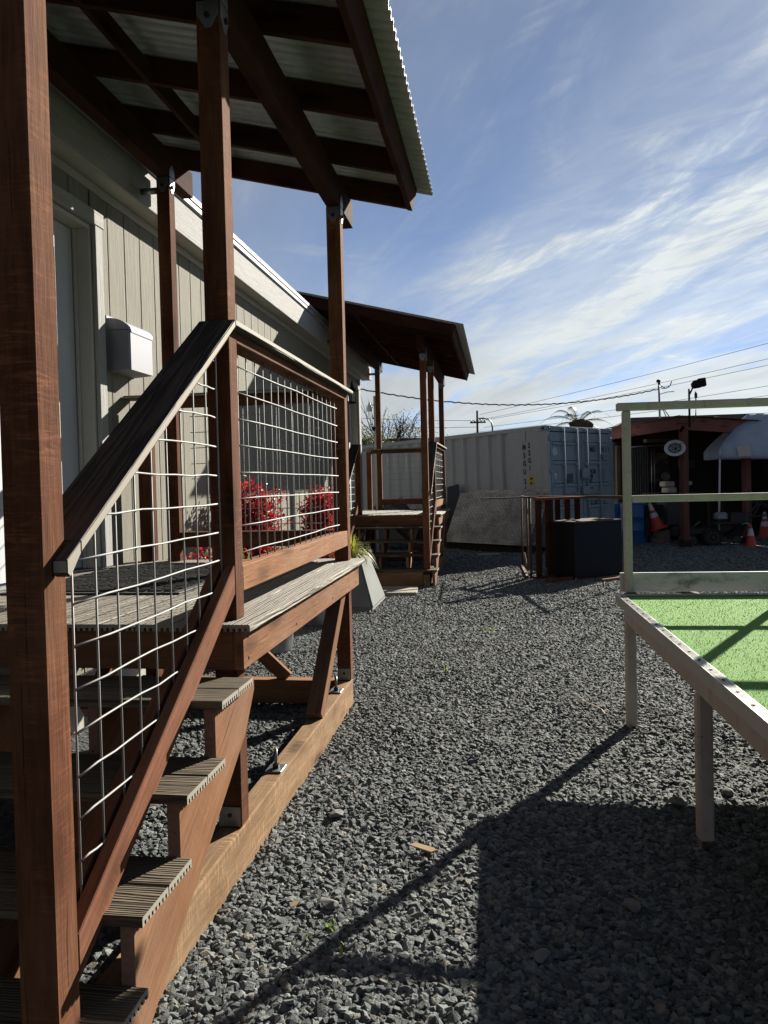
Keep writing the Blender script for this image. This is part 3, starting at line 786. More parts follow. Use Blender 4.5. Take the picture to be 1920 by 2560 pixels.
# ------------------------------------------------------------------ things on and by the near porch
def make_mailbox():
    t = thing('mailbox', 'pale lavender wall mailbox with curved lid beside the door', 'mailbox', (WX, 5.08, 2.30))
    x0, x1, y0, y1, z0 = WX+.002, WX+.150, 4.892, 5.262, 2.30
    zf, zb = 2.565, 2.645
    prof = [(x0, z0-.01), (x1, z0), (x1, zf), ]
    n = 7
    for i in range(1, n+1):
        a = i/n*PI/2; prof.append((x0+(x1-x0)*(1-math.sin(a)*1.0) if False else x0+(x1-x0)*math.cos(a), zf+(zb-zf)*math.sin(a)))
    prism(t, 'body', 'mailbox', [(a, b) for a, b in prof[:3]]+[(x0, zf)], (0, y1-.004, 0), (1, 0, 0), (0, 0, 1), (y1-y0-.008), .002)
    lid = [(x1+.004, zf-.012), (x1+.004, zf+.002)] + [(x0+(x1+.004-x0)*math.cos(i/n*PI/2), zf+.002+(zb-zf)*math.sin(i/n*PI/2)) for i in range(1, n+1)] + [(x0, zf+.001), (x1+.0005, zf+.001), (x1+.0005, zf-.012)]
    prism(t, 'lid', 'mailbox', lid, (0, y1, 0), (1, 0, 0), (0, 0, 1), (y1-y0), 0)
    bbox(t, 'back_plate', 'mailbox', (x0-.001, y0-.008, z0-.012), (x0+.004, y1+.008, zb+.02), 'Z', .001)
make_mailbox()

def make_lantern():
    y, z = 13.02, 3.0; x = WX+.13
    t = thing('wall_lantern', 'black wall lantern with glass panes by the far door', 'lantern', (x, y, z))
    bbox(t, 'wall_plate', 'black', (WX+.0, y-.05, z-.02), (WX+.02, y+.05, z+.12), 'Z', .004)
    tube(t, 'arm', 'black', [(WX+.02, y, z+.10), (x, y, z+.13)], .012)
    lathe(t, 'roof', 'black', [(.085, 0), (.05, .05), (.022, .10), (.018, .14), (.014, .17), (.002, .20)], (x, y, z+.06), 8, smooth=False)
    gl = lathe(t, 'glass', 'lampglass', [(.05, 0), (.062, .17)], (x, y, z-.11), 4, smooth=False)
    for a in range(4):
        th = a*PI/2
        tube(t, 'frame_bar', 'black', [(x+.055*math.cos(th), y+.055*math.sin(th), z-.115), (x+.068*math.cos(th), y+.068*math.sin(th), z+.062)], .006, 5)
    lathe(t, 'base', 'black', [(.072, 0), (.06, .03)], (x, y, z-.14), 8, smooth=False)
make_lantern()

def make_doormat():
    x0, x1, y0, y1 = -2.46, -1.52, 3.50, 4.72
    t = thing('doormat', 'black rubber doormat with raised stone pattern on the near porch deck', 'doormat', ((x0+x1)/2, (y0+y1)/2, DZ))
    bbox(t, 'mat_base', 'mat', (x0, y0, DZ+.001), (x1, y1, DZ+.010), 'Y', .003)
    bm = bmesh.new(); rn = random.Random(3); c = Vector(((x0+x1)/2, (y0+y1)/2, DZ+.010))
    y = y0+.03
    while y < y1-.05:
        dy = rn.uniform(.035, .05); x = x0+.03+rn.uniform(0, .04)
        while x < x1-.06:
            dx = min(rn.uniform(.07, .16), x1-.03-x)
            q = [(x+.004, y+rn.uniform(.002, .012)), (x+dx-.008, y+rn.uniform(.002, .012)), (x+dx-.004, y+dy-rn.uniform(.004, .012)), (x+rn.uniform(.0, .01), y+dy-rn.uniform(.004, .012))]
            lo = [bm.verts.new(Vector((a, b, DZ+.0101))-c) for a, b in q]
            hi = [bm.verts.new(Vector((a*.94+(x+dx/2)*.06, b*.9+(y+dy/2)*.1, DZ+.017))-c) for a, b in q]
            bm.faces.new(hi)
            for i in range(4): bm.faces.new((lo[i], lo[(i+1) % 4], hi[(i+1) % 4], hi[i]))
            x += dx
        y += dy
    bmesh.ops.recalc_face_normals(bm, faces=bm.faces[:])
    o = link('relief', mesh_of(bm), M['matrib'], Matrix.Translation(c), t); o['kind'] = 'stuff'
make_doormat()

# ------------------------------------------------------------------ plants
def leaves_mesh(name, mat, parent, pts, loc, lens, wid, rn, bend=.3, along=None):
    """many small pointed leaves (two triangles folded along the middle)"""
    vs = []; fs = []; loc = Vector(loc)
    for p, dirv in pts:
        p = Vector(p)-loc; d = Vector(dirv).normalized(); L = rn.uniform(*lens); w = L*wid
        s = d.cross(Vector((rn.uniform(-1, 1), rn.uniform(-1, 1), rn.uniform(-1, 1)))).normalized()
        u = d.cross(s)
        i = len(vs)
        vs += [p, p+d*L*.45+s*w+u*w*.3, p+d*L-u*L*bend*.3, p+d*L*.45-s*w+u*w*.3]
        fs += [(i, i+1, i+2), (i, i+2, i+3)]
    me = bpy.data.meshes.new(name); me.from_pydata([tuple(v) for v in vs], [], fs); me.update()
    o = link(name, me, M[mat], Matrix.Translation(loc), parent); return o
def red_shrub(name, label, x, y, h, w, zt0, rn, group):
    t = thing(name, label, 'shrub', (x, y, 0), 0, group)
    bm = bmesh.new(); tips = []
    for i in range(16):
        a = rn.uniform(0, 2*PI); r = rn.uniform(.1, 1)
        top = Vector((x+math.cos(a)*w*r*.8, y+math.sin(a)*w*r*.8, zt0+(h-zt0)*rn.uniform(.6, 1)*(1-.25*r)))
        base = Vector((x+rn.uniform(-.05, .05), y+rn.uniform(-.05, .05), .0))
        mid = base.lerp(top, .5)+Vector((rn.uniform(-.05, .05), rn.uniform(-.05, .05), 0))
        tube_bm(bm, [v-Vector((x, y, 0)) for v in (base, mid, top)], .009, 5, .003); tips += [(mid.lerp(top, q), top) for q in (.3, .55, .8, 1.0)]
    link('stem', mesh_of(bm), M['bark'], Matrix.Translation((x, y, 0)), t)
    pts = []
    for c, top in tips:
        for k in range(62):
            o = Vector((rn.gauss(0, 1), rn.gauss(0, 1), rn.gauss(0, .8)))*w*.22
            pts.append((c+o, Vector((rn.gauss(0, 1), rn.gauss(0, 1), rn.gauss(.5, .8)))))
    f = leaves_mesh('foliage', 'redleaf', t, pts, (x, y, 0), (.035, .075), .20, rn); f['kind'] = 'stuff'
rn = random.Random(11)
red_shrub('red_shrub', 'large bright red leaved shrub against the wall behind the near porch', -2.22, 6.75, 1.50, .34, .85, rn, 'red shrubs along the wall')
red_shrub('red_shrub', 'smaller sparser red leaved shrub beside the grey planter', -1.95, 8.1, 1.45, .28, .90, rn, 'red shrubs along the wall')
def blade_plant(name, label, cat, x, y, z, n, L, mat, rn, droop=1.0, wd=.012, group=None, bias=(0, 0)):
    t = thing(name, label, cat, (x, y, z), 0, group); vs = []; fs = []
    for i in range(n):
        a = rn.uniform(0, 2*PI); l = L*rn.uniform(.55, 1.1); out = rn.uniform(.3, 1.0)
        d = Vector((math.cos(a)*out+bias[0], math.sin(a)*out+bias[1], 0)); b = Vector((rn.uniform(-.08, .08), rn.uniform(-.08, .08), 0))
        s = Vector((-d.y, d.x, 0)).normalized(); k0 = len(vs); K = 6
        for k in range(K+1):
            q = k/K; p = b + d*l*.75*q + Vector((0, 0, l*(1.25*q - droop*1.35*q*q*out)))
            w = wd*(1-q**2)*.5+.0006
            vs += [p - s*w, p + s*w + Vector((0, 0, .002))]
        for k in range(K): fs.append((k0+2*k, k0+2*k+1, k0+2*k+3, k0+2*k+2))
    me = bpy.data.meshes.new('foliage'); me.from_pydata([tuple(v) for v in vs], [], fs); me.update()
    o = link('foliage', me, M[mat], Matrix.Translation((x, y, z)), t); o['kind'] = 'stuff'
    return t
def make_planter():
    x0, x1, y0, y1 = -2.42, -1.47, 8.80, 9.78; h = .60
    t = thing('planter', 'tapered pale grey concrete planter standing between the two porches', 'planter', ((x0+x1)/2, (y0+y1)/2, 0))
    cx, cy = (x0+x1)/2, (y0+y1)/2
    def ring(f, z): return [Vector((cx+(x-cx)*f, cy+(y-cy)*f, z)) for x, y in ((x0, y0), (x1, y0), (x1, y1), (x0, y1))]
    bm = bmesh.new(); R = [ring(.97, .0), ring(1.0, .05), ring(.64, h), ring(.52, h), ring(.52, h-.08)]
    V = [[bm.verts.new(p-Vector((cx, cy, 0))) for p in r] for r in R]
    for i in range(len(V)-1):
        for j in range(4): bm.faces.new((V[i][j], V[i][(j+1) % 4], V[i+1][(j+1) % 4], V[i+1][j]))
    bm.faces.new(V[0][::-1]); bmesh.ops.recalc_face_normals(bm, faces=bm.faces[:])
    bmesh.ops.bevel(bm, geom=[e for e in bm.edges if e.calc_length() > .3], offset=.02, segments=2, affect='EDGES')
    link('planter_body', mesh_of(bm), M['concrete'], Matrix.Translation((cx, cy, 0)), t)
    bbox(t, 'planter_soil', 'soil', (cx-.24, cy-.25, h-.10), (cx+.24, cy+.25, h-.05), 'X', 0)
    tube(t, 'spacer', 'slab', [(-1.62, 8.86, .012), (-1.52, 8.97, .012)], .022, 8)
    blade_plant('ornamental_grass', 'arching yellow green ornamental grass growing in the concrete planter', 'grass plant', cx+.10, cy-.05, h-.05, 380, .46, 'bladegrass', random.Random(5), 1.15, .016, bias=(.10, -.03))
make_planter()
blade_plant('low_plant', 'low green strappy plant under the near porch railing', 'plant', -2.1, 6.1, .62, 120, .42, 'weed', random.Random(8), .9, .02)
blade_plant('silver_plant', 'small silvery leaved plant at the near end of the bed', 'plant', -1.98, 5.65, .70, 90, .24, 'silver', random.Random(9), .8, .03)
def make_flowers():
    x, y = -2.25, 5.75; t = thing('flower_plant', 'small plant with red flowers beyond the far railing of the near porch', 'plant', (x, y, 0)); r = random.Random(4)
    pts = [(Vector((x+r.gauss(0, .12), y+r.gauss(0, .12), .92+r.gauss(0, .05))), (r.gauss(0, 1), r.gauss(0, 1), 1)) for i in range(260)]
    leaves_mesh('flowers', 'redleaf', t, pts, (x, y, 0), (.02, .04), .4, r)['kind'] = 'stuff'
    pts = [(Vector((x+r.gauss(0, .14), y+r.gauss(0, .14), .78+r.gauss(0, .07))), (r.gauss(0, 1), r.gauss(0, 1), .6)) for i in range(500)]
    leaves_mesh('foliage', 'green', t, pts, (x, y, 0), (.03, .07), .3, r)['kind'] = 'stuff'
make_flowers()
def make_tub(x, y, label, r=.30, h=.55):
    t = thing('planter_tub', label, 'tub', (x, y, 0), 0, 'galvanised tubs along the wall')
    lathe(t, 'tub_body', 'galv', [(r*.92, .02), (r*.94, .04), (r*.94, .10), (r*.96, .12), (r, h), (r+.012, h+.005), (r+.012, h+.025), (r-.01, h+.025), (r-.02, h-.06)], (x, y, 0), 32)
    lathe(t, 'tub_soil', 'soil', [(r-.03, h-.08), (r-.03, h-.05)], (x, y, 0), 20)
    tube(t, 'handle', 'galv', [(x+r*.75, y-r*.70, .30), (x+r*.85, y-r*.80, .27), (x+r*.97, y-r*.62, .27), (x+r*.86, y-r*.58, .30)], .008, 6)
make_tub(-2.20, 6.75, 'galvanised tub holding the large red shrub', .34)
make_tub(-1.92, 8.1, 'galvanised tub holding the smaller red shrub', .28)

def make_slab():
    t = thing('paving_slab', 'thick tan paving slab at the foot of the far porch stairs', 'paving slab', (-1.5, 10.4, 0))
    prism(t, 'slab_top', 'slab', [(-2.35, 10.02), (-1.10, 10.08), (-1.15, 10.72), (-2.35, 10.68)], (0, 0, .0), (1, 0, 0), (0, 1, 0), .055, .006)
make_slab()

# ------------------------------------------------------------------ turf topped stand on the right
def make_stand():
    ang = math.radians(1.25)                       # left edge runs slightly outward towards the camera
    ox, oy = .674, 4.795
    t = thing('turf_stand', 'cream steel stand with bright green artificial turf top and railing frame', 'stand', (1.8, 3.0, 0))
    ex = Vector((math.cos(ang), math.sin(ang), 0)); ey = Vector((math.sin(ang), -math.cos(ang), 0))   # right, towards the camera
    O = Vector((ox, oy, 0)); WD, LN = 2.55, 4.45
    def P(a, b, z): return O + ex*a + ey*b + Vector((0, 0, z))
    def bx(name, mat, a0, a1, b0, b1, z0, z1, along='a', bev=.003, parent=None):
        if along == 'a': return bar(parent or t, name, mat, P(a0, (b0+b1)/2, (z0+z1)/2), P(a1, (b0+b1)/2, (z0+z1)/2), abs(b1-b0), abs(z1-z0), bev=bev)
        if along == 'b': return bar(parent or t, name, mat, P((a0+a1)/2, b0, (z0+z1)/2), P((a0+a1)/2, b1, (z0+z1)/2), abs(a1-a0), abs(z1-z0), bev=bev)
        return bar(parent or t, name, mat, P((a0+a1)/2, (b0+b1)/2, z0), P((a0+a1)/2, (b0+b1)/2, z1), abs(a1-a0), abs(b1-b0), up=ey, bev=bev)
    # frame and legs
    for a0, a1 in ((.045, .105), (WD-.105, WD-.045)): bx('frame_rail', 'cream', a0, a1, .0, LN, .635, .725, 'b', .008)
    for b in (.003, 1.57, 3.2, LN-.065): bx('frame_rail', 'cream', .108, WD-.108, b, b+.06, .64, .72, 'a', .008)
    for a in (.045, WD-.105):
        for b in (.01, 1.55, 3.1, LN-.08):
            lg = bx('leg', 'cream', a, a+.06, b, b+.062, .045 if b > 1 else .0, .633, 'c', .010)
            c = P(a+.03, b+.031, 0); tube(lg, 'foot_bolt', 'rust', [c, c+Vector((0, 0, .06))], .014, 8)
    tb = bx('table_board', 'turfside', .028, WD-.028, .012, LN-.012, .727, .776, 'b', .002)
    tf = bx('turf_sheet', 'turf', .004, WD-.004, .004, LN-.004, .7765, .790, 'b', .002)
    # turf pile
    vs = []; fs = []; r = random.Random(2)
    inv = None
    for i in range(16000):
        a = r.uniform(.04, 1.45); b = r.uniform(.04, 2.9)
        p = P(a, b, .7895); d = Vector((r.gauss(0, .5), r.gauss(0, .5), 1)).normalized()*r.uniform(.006, .012); s = Vector((r.gauss(0, 1), r.gauss(0, 1), 0)).normalized()*.0013
        k = len(vs); vs += [p-s, p+s, p+d]; fs.append((k, k+1, k+2))
    o = rawmesh(t, 'turf_pile', 'turfblade', vs, fs, tuple(O)); o['kind'] = 'stuff'
    # ribbed aluminium edging with screws
    def edging(p0, p1, inward, name='edging'):
        p0 = Vector(p0); p1 = Vector(p1); x = (p1-p0).normalized(); y = Vector(inward).normalized()
        prof = [(0, -.052), (.0, -.004), (.003, 0)]
        for i in range(6): prof += [(.006+i*.0055, 0), (.0075+i*.0055, -.0016), (.0095+i*.0055, -.0016), (.011+i*.0055, 0)]
        prof += [(.044, 0), (.044, -.006), (.0035, -.006), (.0035, -.052)]
        return prism(t, name, 'alutrim', prof, p0, y, (0, 0, 1), -(p1-p0).length if y.cross(Vector((0, 0, 1))).dot(x) < 0 else (p1-p0).length, 0, x)
    e1 = edging(P(0, 0, .80), P(0, LN, .80), ex)
    e2 = edging(P(.046, 0, .80), P(WD, 0, .80), ey)
    for i in range(30):
        c = P(.024, .10+i*.148, .7995); tube(e1, 'screw', 'darkmetal', [c, c+Vector((0, 0, .003))], .0062, 8, smooth=False)
    for i in range(14):
        c = P(.12+i*.17, .024, .7995); tube(e2, 'screw', 'darkmetal', [c, c+Vector((0, 0, .003))], .0055, 8, smooth=False)
    # end board and railing frame
    bx('end_board', 'whiteboard', .040, WD-.03, -.088, -.066, .802, .918, 'a', .002)
    bx('end_bracket', 'rust', .07, .13, -.064, -.01, .77, .8015, 'a', .003)
    for a in (.062, 1.02, 1.98):
        bx('railing_post', 'cream', a, a+.047, -.064, -.020, .803, 1.895, 'c', .005)
    bx('railing_bar', 'cream', .030, WD-.02, -.068, -.014, 1.897, 1.944, 'a', .006)
    bx('railing_bar', 'cream', .1095, 1.0195, -.062, -.022, 1.345, 1.388, 'a', .005)
    bx('railing_bar', 'cream', 1.0675, 1.9795, -.062, -.022, 1.345, 1.388, 'a', .005)
    # bits of debris on the turf
    r = random.Random(6)
    for i in range(16):
        a, b = r.uniform(.12, 1.2), r.uniform(.25, 2.4); s = r.uniform(.004, .009); c = P(a, b, .796)
        bm = bmesh.new()
        for q in range(7): bm.verts.new(Vector((r.uniform(-1, 1)*s*1.4, r.uniform(-1, 1)*s, r.uniform(-.3, 1)*s*.6)))
        bmesh.ops.convex_hull(bm, input=bm.verts[:]); o = link('leaf_scrap', mesh_of(bm), M['soil'], Matrix.Translation(c))
        tag(o, 'tiny dark scrap of debris lying on the green turf', 'debris', 'debris on the turf')
make_stand()
def make_chip():
    o = prism(None, 'wood_chip', 'straw', [(-.065, -.012), (.05, -.016), (.062, .004), (.04, .013), (-.05, .012)], (-.33, 3.06, .033), (math.cos(-.55), math.sin(-.55), .05), (math.sin(.55), math.cos(.55), .15), .006)
    tag(o, 'pale splinter of wood lying on the gravel', 'wood chip')
    o = tube(None, 'twig', 'straw', [(.43, 5.35, .03), (.50, 5.22, .035), (.53, 5.2, .03), (.61, 5.02, .034), (.62, 4.95, .03), (.67, 4.84, .03)], .003, 5)
    tag(o, 'thin pale bent twig lying beside the stand leg', 'twig')
make_chip()

def make_ground_bits():
    """larger stones, sprouts and a fallen leaf among the gravel"""
    k = MatB('large_stone'); v = k.vec((1, 1, 1)); n = k.noise(v, 22, 6, .65)
    k.col(k.mix(k.mr(n, .3, .7), (.13, .135, .135), (.30, .295, .275))).rough(.85).bump(n, .5, .01)
    M['stone'] = k.m
    spots = [(.77, 3.62, .040, 'pale flat stone on the gravel just above the big shadow edge'), (-.62, 4.55, .034, 'grey angular stone beside the far half of the sill beam'),
             (.42, 2.72, .034, 'brownish stone lying in the big shadow'), (.10, 2.40, .030, 'rounded grey stone near the bottom edge inside the shadow'),
             (-.62, 2.62, .032, 'light grey stone beside the lowest part of the stairs'), (.30, 6.2, .032, 'low grey stone in the middle of the sunlit gravel'),
             (1.02, 3.75, .030, 'whitish stone close to the near stand leg'), (-.75, 3.35, .034, 'dark stone against the sill beam')]
    r = random.Random(12)
    for x, y, q, label in spots:
        bm = bmesh.new()
        for i in range(22):
            u = Vector((r.gauss(0, 1), r.gauss(0, 1), r.gauss(0, 1))).normalized(); bm.verts.new(Vector((u.x*q*1.2, u.y*q*.85, u.z*q*.55)))
        bmesh.ops.convex_hull(bm, input=bm.verts[:]); bmesh.ops.bevel(bm, geom=bm.edges[:], offset=q*.05, segments=1, affect='EDGES')
        o = link('stone', mesh_of(bm), M['stone'], Matrix.Translation((x, y, .030)) @ Matrix.Rotation(r.uniform(0, 6), 4, 'Z') @ Matrix.Rotation(r.uniform(-.3, .3), 4, 'X'))
        tag(o, label, 'stone', 'larger stones among the gravel')
    for x, y, label in ((-.42, 6.1, 'tiny yellow green sprout in the middle of the gravel'), (-.58, 2.42, 'tiny green weed at the edge of the rail shadow'), (-.15, 7.6, 'small weed sprout far out on the sunlit gravel')):
        blade_plant('weed', label, 'weed', x, y, .02, 9, .035, 'weed', random.Random(int(x*100)), .5, .008, 'weeds in the gravel')
    o = prism(None, 'fallen_leaf', 'straw', [(-.016, -.008), (.004, -.013), (.018, .0), (.004, .012), (-.014, .008)], (-.74, 2.60, .035), (.8, .5, .2), (-.5, .8, .1), .0015)
    tag(o, 'small yellow fallen leaf beside the stair stringer', 'leaf')
make_ground_bits()

# ------------------------------------------------------------------ shipping container
B = math.radians(50.7)
DD = Vector((math.cos(B), math.sin(B), 0)); SS = Vector((-math.sin(B), math.cos(B), 0)); UP = Vector((0, 0, 1))
C0 = Vector((1.0, 16.0, 0)); CW, CL, CHH = 2.44, 6.06, 2.50
CSL = math.radians(-1.2)             # the container stands on ground that falls away
def make_container():
    t = thing('shipping_container', 'pale grey shipping container with blue grey locked doors', 'container', tuple(C0))
    ss = (SS*math.cos(CSL) + UP*math.sin(CSL)).normalized(); up = DD.cross(ss).normalized()
    Z0 = .11
    def P(d, s, z): return C0 + DD*d + ss*s + up*(z)
    def bx(name, mat, d0, d1, s0, s1, z0, z1, bev=.004, parent=None):
        return bar(parent or t, name, mat, P((d0+d1)/2, s0, (z0+z1)/2), P((d0+d1)/2, s1, (z0+z1)/2), abs(d1-d0), abs(z1-z0), up, bev)
    T = CHH + .09
    # frame
    for d in (0, CW-.10):
        for s in (0, CL-.12): bx('corner_post', 'contside' if d == 0 else 'contdoor', d, d+.10, s, s+.12, Z0+.12, T-.12)
    for d in (-.004, CW-.172):
        for s in (-.006, CL-.17):
            for z in (Z0, T-.118):
                c = bx('corner_casting', 'contdoor' if s < 1 else 'contside', d, d+.176, s, s+.176, z, z+.118, .008)
                if s < 1:
                    q = P(d+.09, s-.001, z+.06); tube(c, 'casting_hole', 'contdark', [q, q-ss*.003], .032, 12)
                    if d < 0:
                        q = P(d-.001, s+.09, z+.06); tube(c, 'casting_hole', 'contdark', [q, q-DD*.003], .032, 12)
    for z in (T-.085, Z0+.0):
        bx('side_rail', 'contside', .005, .065, .172, CL-.172, z, z+.085); bx('side_rail', 'contside', CW-.065, CW-.005, .172, CL-.172, z, z+.085)
    bx('header', 'contdoor', .174, CW-.174, .0, .08, T-.115, T-.01); bx('sill', 'contdoor', .174, CW-.174, .0, .08, Z0, Z0+.11)
    bx('door_gasket', 'contdark', .10, CW-.10, .036, .075, Z0+.11, T-.116)
    # corrugated sides and roof
    def corr(name, mat, f, s0, s1, pitch, depth):
        prof = []; s = s0
        while s < s1-.001:
            for q, o in ((0, 0), (.36, 0), (.5, 1), (.86, 1)):
                if s+q*pitch < s1: prof.append((s+q*pitch, o*depth))
            s += pitch
        prof.append((s1, 0)); vs = []; fs = []
        for a, o in prof: vs += f(a, o)
        n = len(prof)
        for i in range(n-1): fs.append((4*i, 4*i+4, 4*i+5, 4*i+1)); fs.append((4*i+2, 4*i+3, 4*i+7, 4*i+6))
        for i in range(n-1): fs.append((4*i, 4*i+2, 4*i+6, 4*i+4)); fs.append((4*i+1, 4*i+5, 4*i+7, 4*i+3))
        rawmesh(t, name, mat, vs, fs, tuple(C0))
    corr('side_panel', 'contside', lambda a, o: [P(.022+o, a, Z0+.08), P(.022+o, a, T-.08), P(.026+o, a, Z0+.08), P(.026+o, a, T-.08)], .12, CL-.12, .36, .060)
    corr('side_panel', 'contside', lambda a, o: [P(CW-.022-o, a, Z0+.08), P(CW-.022-o, a, T-.08), P(CW-.026-o, a, Z0+.08), P(CW-.026-o, a, T-.08)], .12, CL-.12, .36, .060)
    corr('roof_panel', 'contside', lambda a, o: [P(.06, a, T-.045+o), P(CW-.06, a, T-.045+o), P(.06, a, T-.05+o), P(CW-.06, a, T-.05+o)], .12, CL-.02, .22, .028)
    bx('end_panel', 'contside', .05, CW-.05, CL-.05, CL-.02, Z0+.08, T-.08)
    # doors
    for di, (d0, d1) in enumerate(((.115, 1.205), (1.235, CW-.115))):
        dr = bx('door', 'contdoor', d0, d1, -.004, .034, Z0+.13, T-.135, .004)
        lo, hi = Z0+.13, T-.135
        # pressed horizontal ribs
        for z in (.30, .87, 1.34, 1.81, 2.20):
            if di == 0: a, b = d0+.05, d1-.07
            else: a, b = d0+.09, d1-.13
            bx('rib', 'contdoor', a, b, -.030, -.0045, z-.012, z+.05, .012, dr)
            bx('rib_recess', 'contdark', a+.01, b-.01, -.0065, -.0045, z+.052, z+.066, 0, dr)
        hx = d0-.012 if di == 0 else d1+.012
        for z in (.32, .95, 1.655, 2.33):
            bx('hinge', 'contdoor', hx-.055, hx+.06, -.024, -.0045, z-.05, z+.05, .006, dr)
    for d in (.513, .99, 1.349, 1.828):
        q0, q1 = P(d, -.056, Z0+.06), P(d, -.056, T-.05)
        br = tube(t, 'locking_bar', 'contdoor', [q0, q1], .021, 10)
        for z in (Z0+.09, .55, 1.05, 1.80, T-.30, T-.08): bx('bar_guide', 'contdoor', d-.05, d+.05, -.064, -.0045, z-.035, z+.035, .008, br)
        bx('handle', 'contdoor', d-.30 if d in (.99, 1.828) else d+.02, d-.02 if d in (.99, 1.828) else d+.30, -.085, -.060, 1.17, 1.20, .006, br)
    bx('lock_box', 'contdoor', 1.065, 1.315, -.130, -.082, 1.50, 1.70, .006)
    bx('lock_box', 'contdoor', 1.065, 1.30, -.130, -.082, 1.16, 1.32, .006)
    # lettering on the doors
    def lt(name, body, d, z, size, mat='ink', xs=.62, sp=1.0, off=-.0065):
        o = P(d, off, z); mw = Matrix((DD, up, DD.cross(up))).transposed().to_4x4(); mw.translation = o
        return text(t, name, body, mat, mw, size, xs=xs, spacing=sp)
    lt('lettering', 'MSGU', 1.515, 2.065, .135); lt('lettering', '21015', 1.875, 2.065, .135); lt('lettering', '4', 2.135, 2.065, .135, 'inkpale'); lt('lettering', '1', 2.245, 2.065, .135)
    lt('lettering', '22G1', 1.865, 1.90, .135)
    for i, w in enumerate(('MAX.GR.', 'TARE', 'NET')): lt('lettering', w, 1.435, 1.60-i*.105, .125)
    lt('lettering', 'CU. CAP.', 1.45, .93, .125)
    for i in range(6):           # rows of numerals too worn to read
        for j in range(5): bx('worn_numeral', 'inkpale', 1.89+j*.042, 1.89+j*.042+.020, -.0062, -.0048, 1.66-i*.054, 1.69-i*.054, 0)
    for j in range(5): bx('worn_numeral', 'inkpale', 1.89+j*.042, 1.89+j*.042+.022, -.0062, -.0048, .93, 1.0, 0)
    mk = [(math.cos(a)*.085, math.sin(a)*.085) for a in [2*PI*i/20 for i in range(20)]]
    prism(t, 'round_sticker', 'white', mk, P(.251, -.005, 2.056), DD, up, .0015)
    prism(t, 'triangle_sticker', 'ink', [(-.095, .085), (.095, .085), (0, -.125)], P(.245, -.005, 1.545), DD, up, .001)
    prism(t, 'triangle_sticker', 'white', [(-.08, .077), (.08, .077), (0, -.105)], P(.245, -.0062, 1.545), DD, up, .001)
    prism(t, 'worn_sticker', 'inkpale', [(-.15, .06), (.17, .09), (.17, -.10), (-.14, -.12)], P(.70, -.005, 1.52), DD, up, .001)
    bx('red_label', 'white', 1.40, 1.64, -.0065, -.0048, 1.25, 1.315, 0); bx('red_label', 'redpr', 1.41, 1.63, -.0080, -.0067, 1.262, 1.303, 0)
    # lettering on the long side, one character above the other
    def ls(ch, s, z, size=.145):
        x = -ss; o = P(-.001, s, z); mw = Matrix((x, up, x.cross(up))).transposed().to_4x4(); mw.translation = o
        text(t, 'lettering', ch, 'ink', mw, size, align='CENTER', xs=.75)
    # flat sheet where the markings sit (the panel next to the door post is plain)
    bx('marking_panel', 'contside', .004, .022, .12, 1.02, Z0+.086, T-.086, 0)
    for i, ch in enumerate('MSGU'): ls(ch, .58, 2.13-i*.170)
    for i, ch in enumerate('210'): ls(ch, .58, 1.42-i*.150)
    for i, ch in enumerate('22G1'): ls(ch, .45, 2.16-i*.155)
    bx('yellow_sticker', 'yellow', .0005, .0035, .36, .48, 1.36, 1.60, 0)
    bx('yellow_sticker', 'ink', -.0012, .0003, .385, .455, 1.50, 1.54, 0); bx('yellow_sticker', 'ink', -.0012, .0003, .40, .45, 1.40, 1.45, 0)
    bx('vent', 'contside', -.012, .0035, .53, .64, 2.30, 2.50, .006)
    return t
make_container()

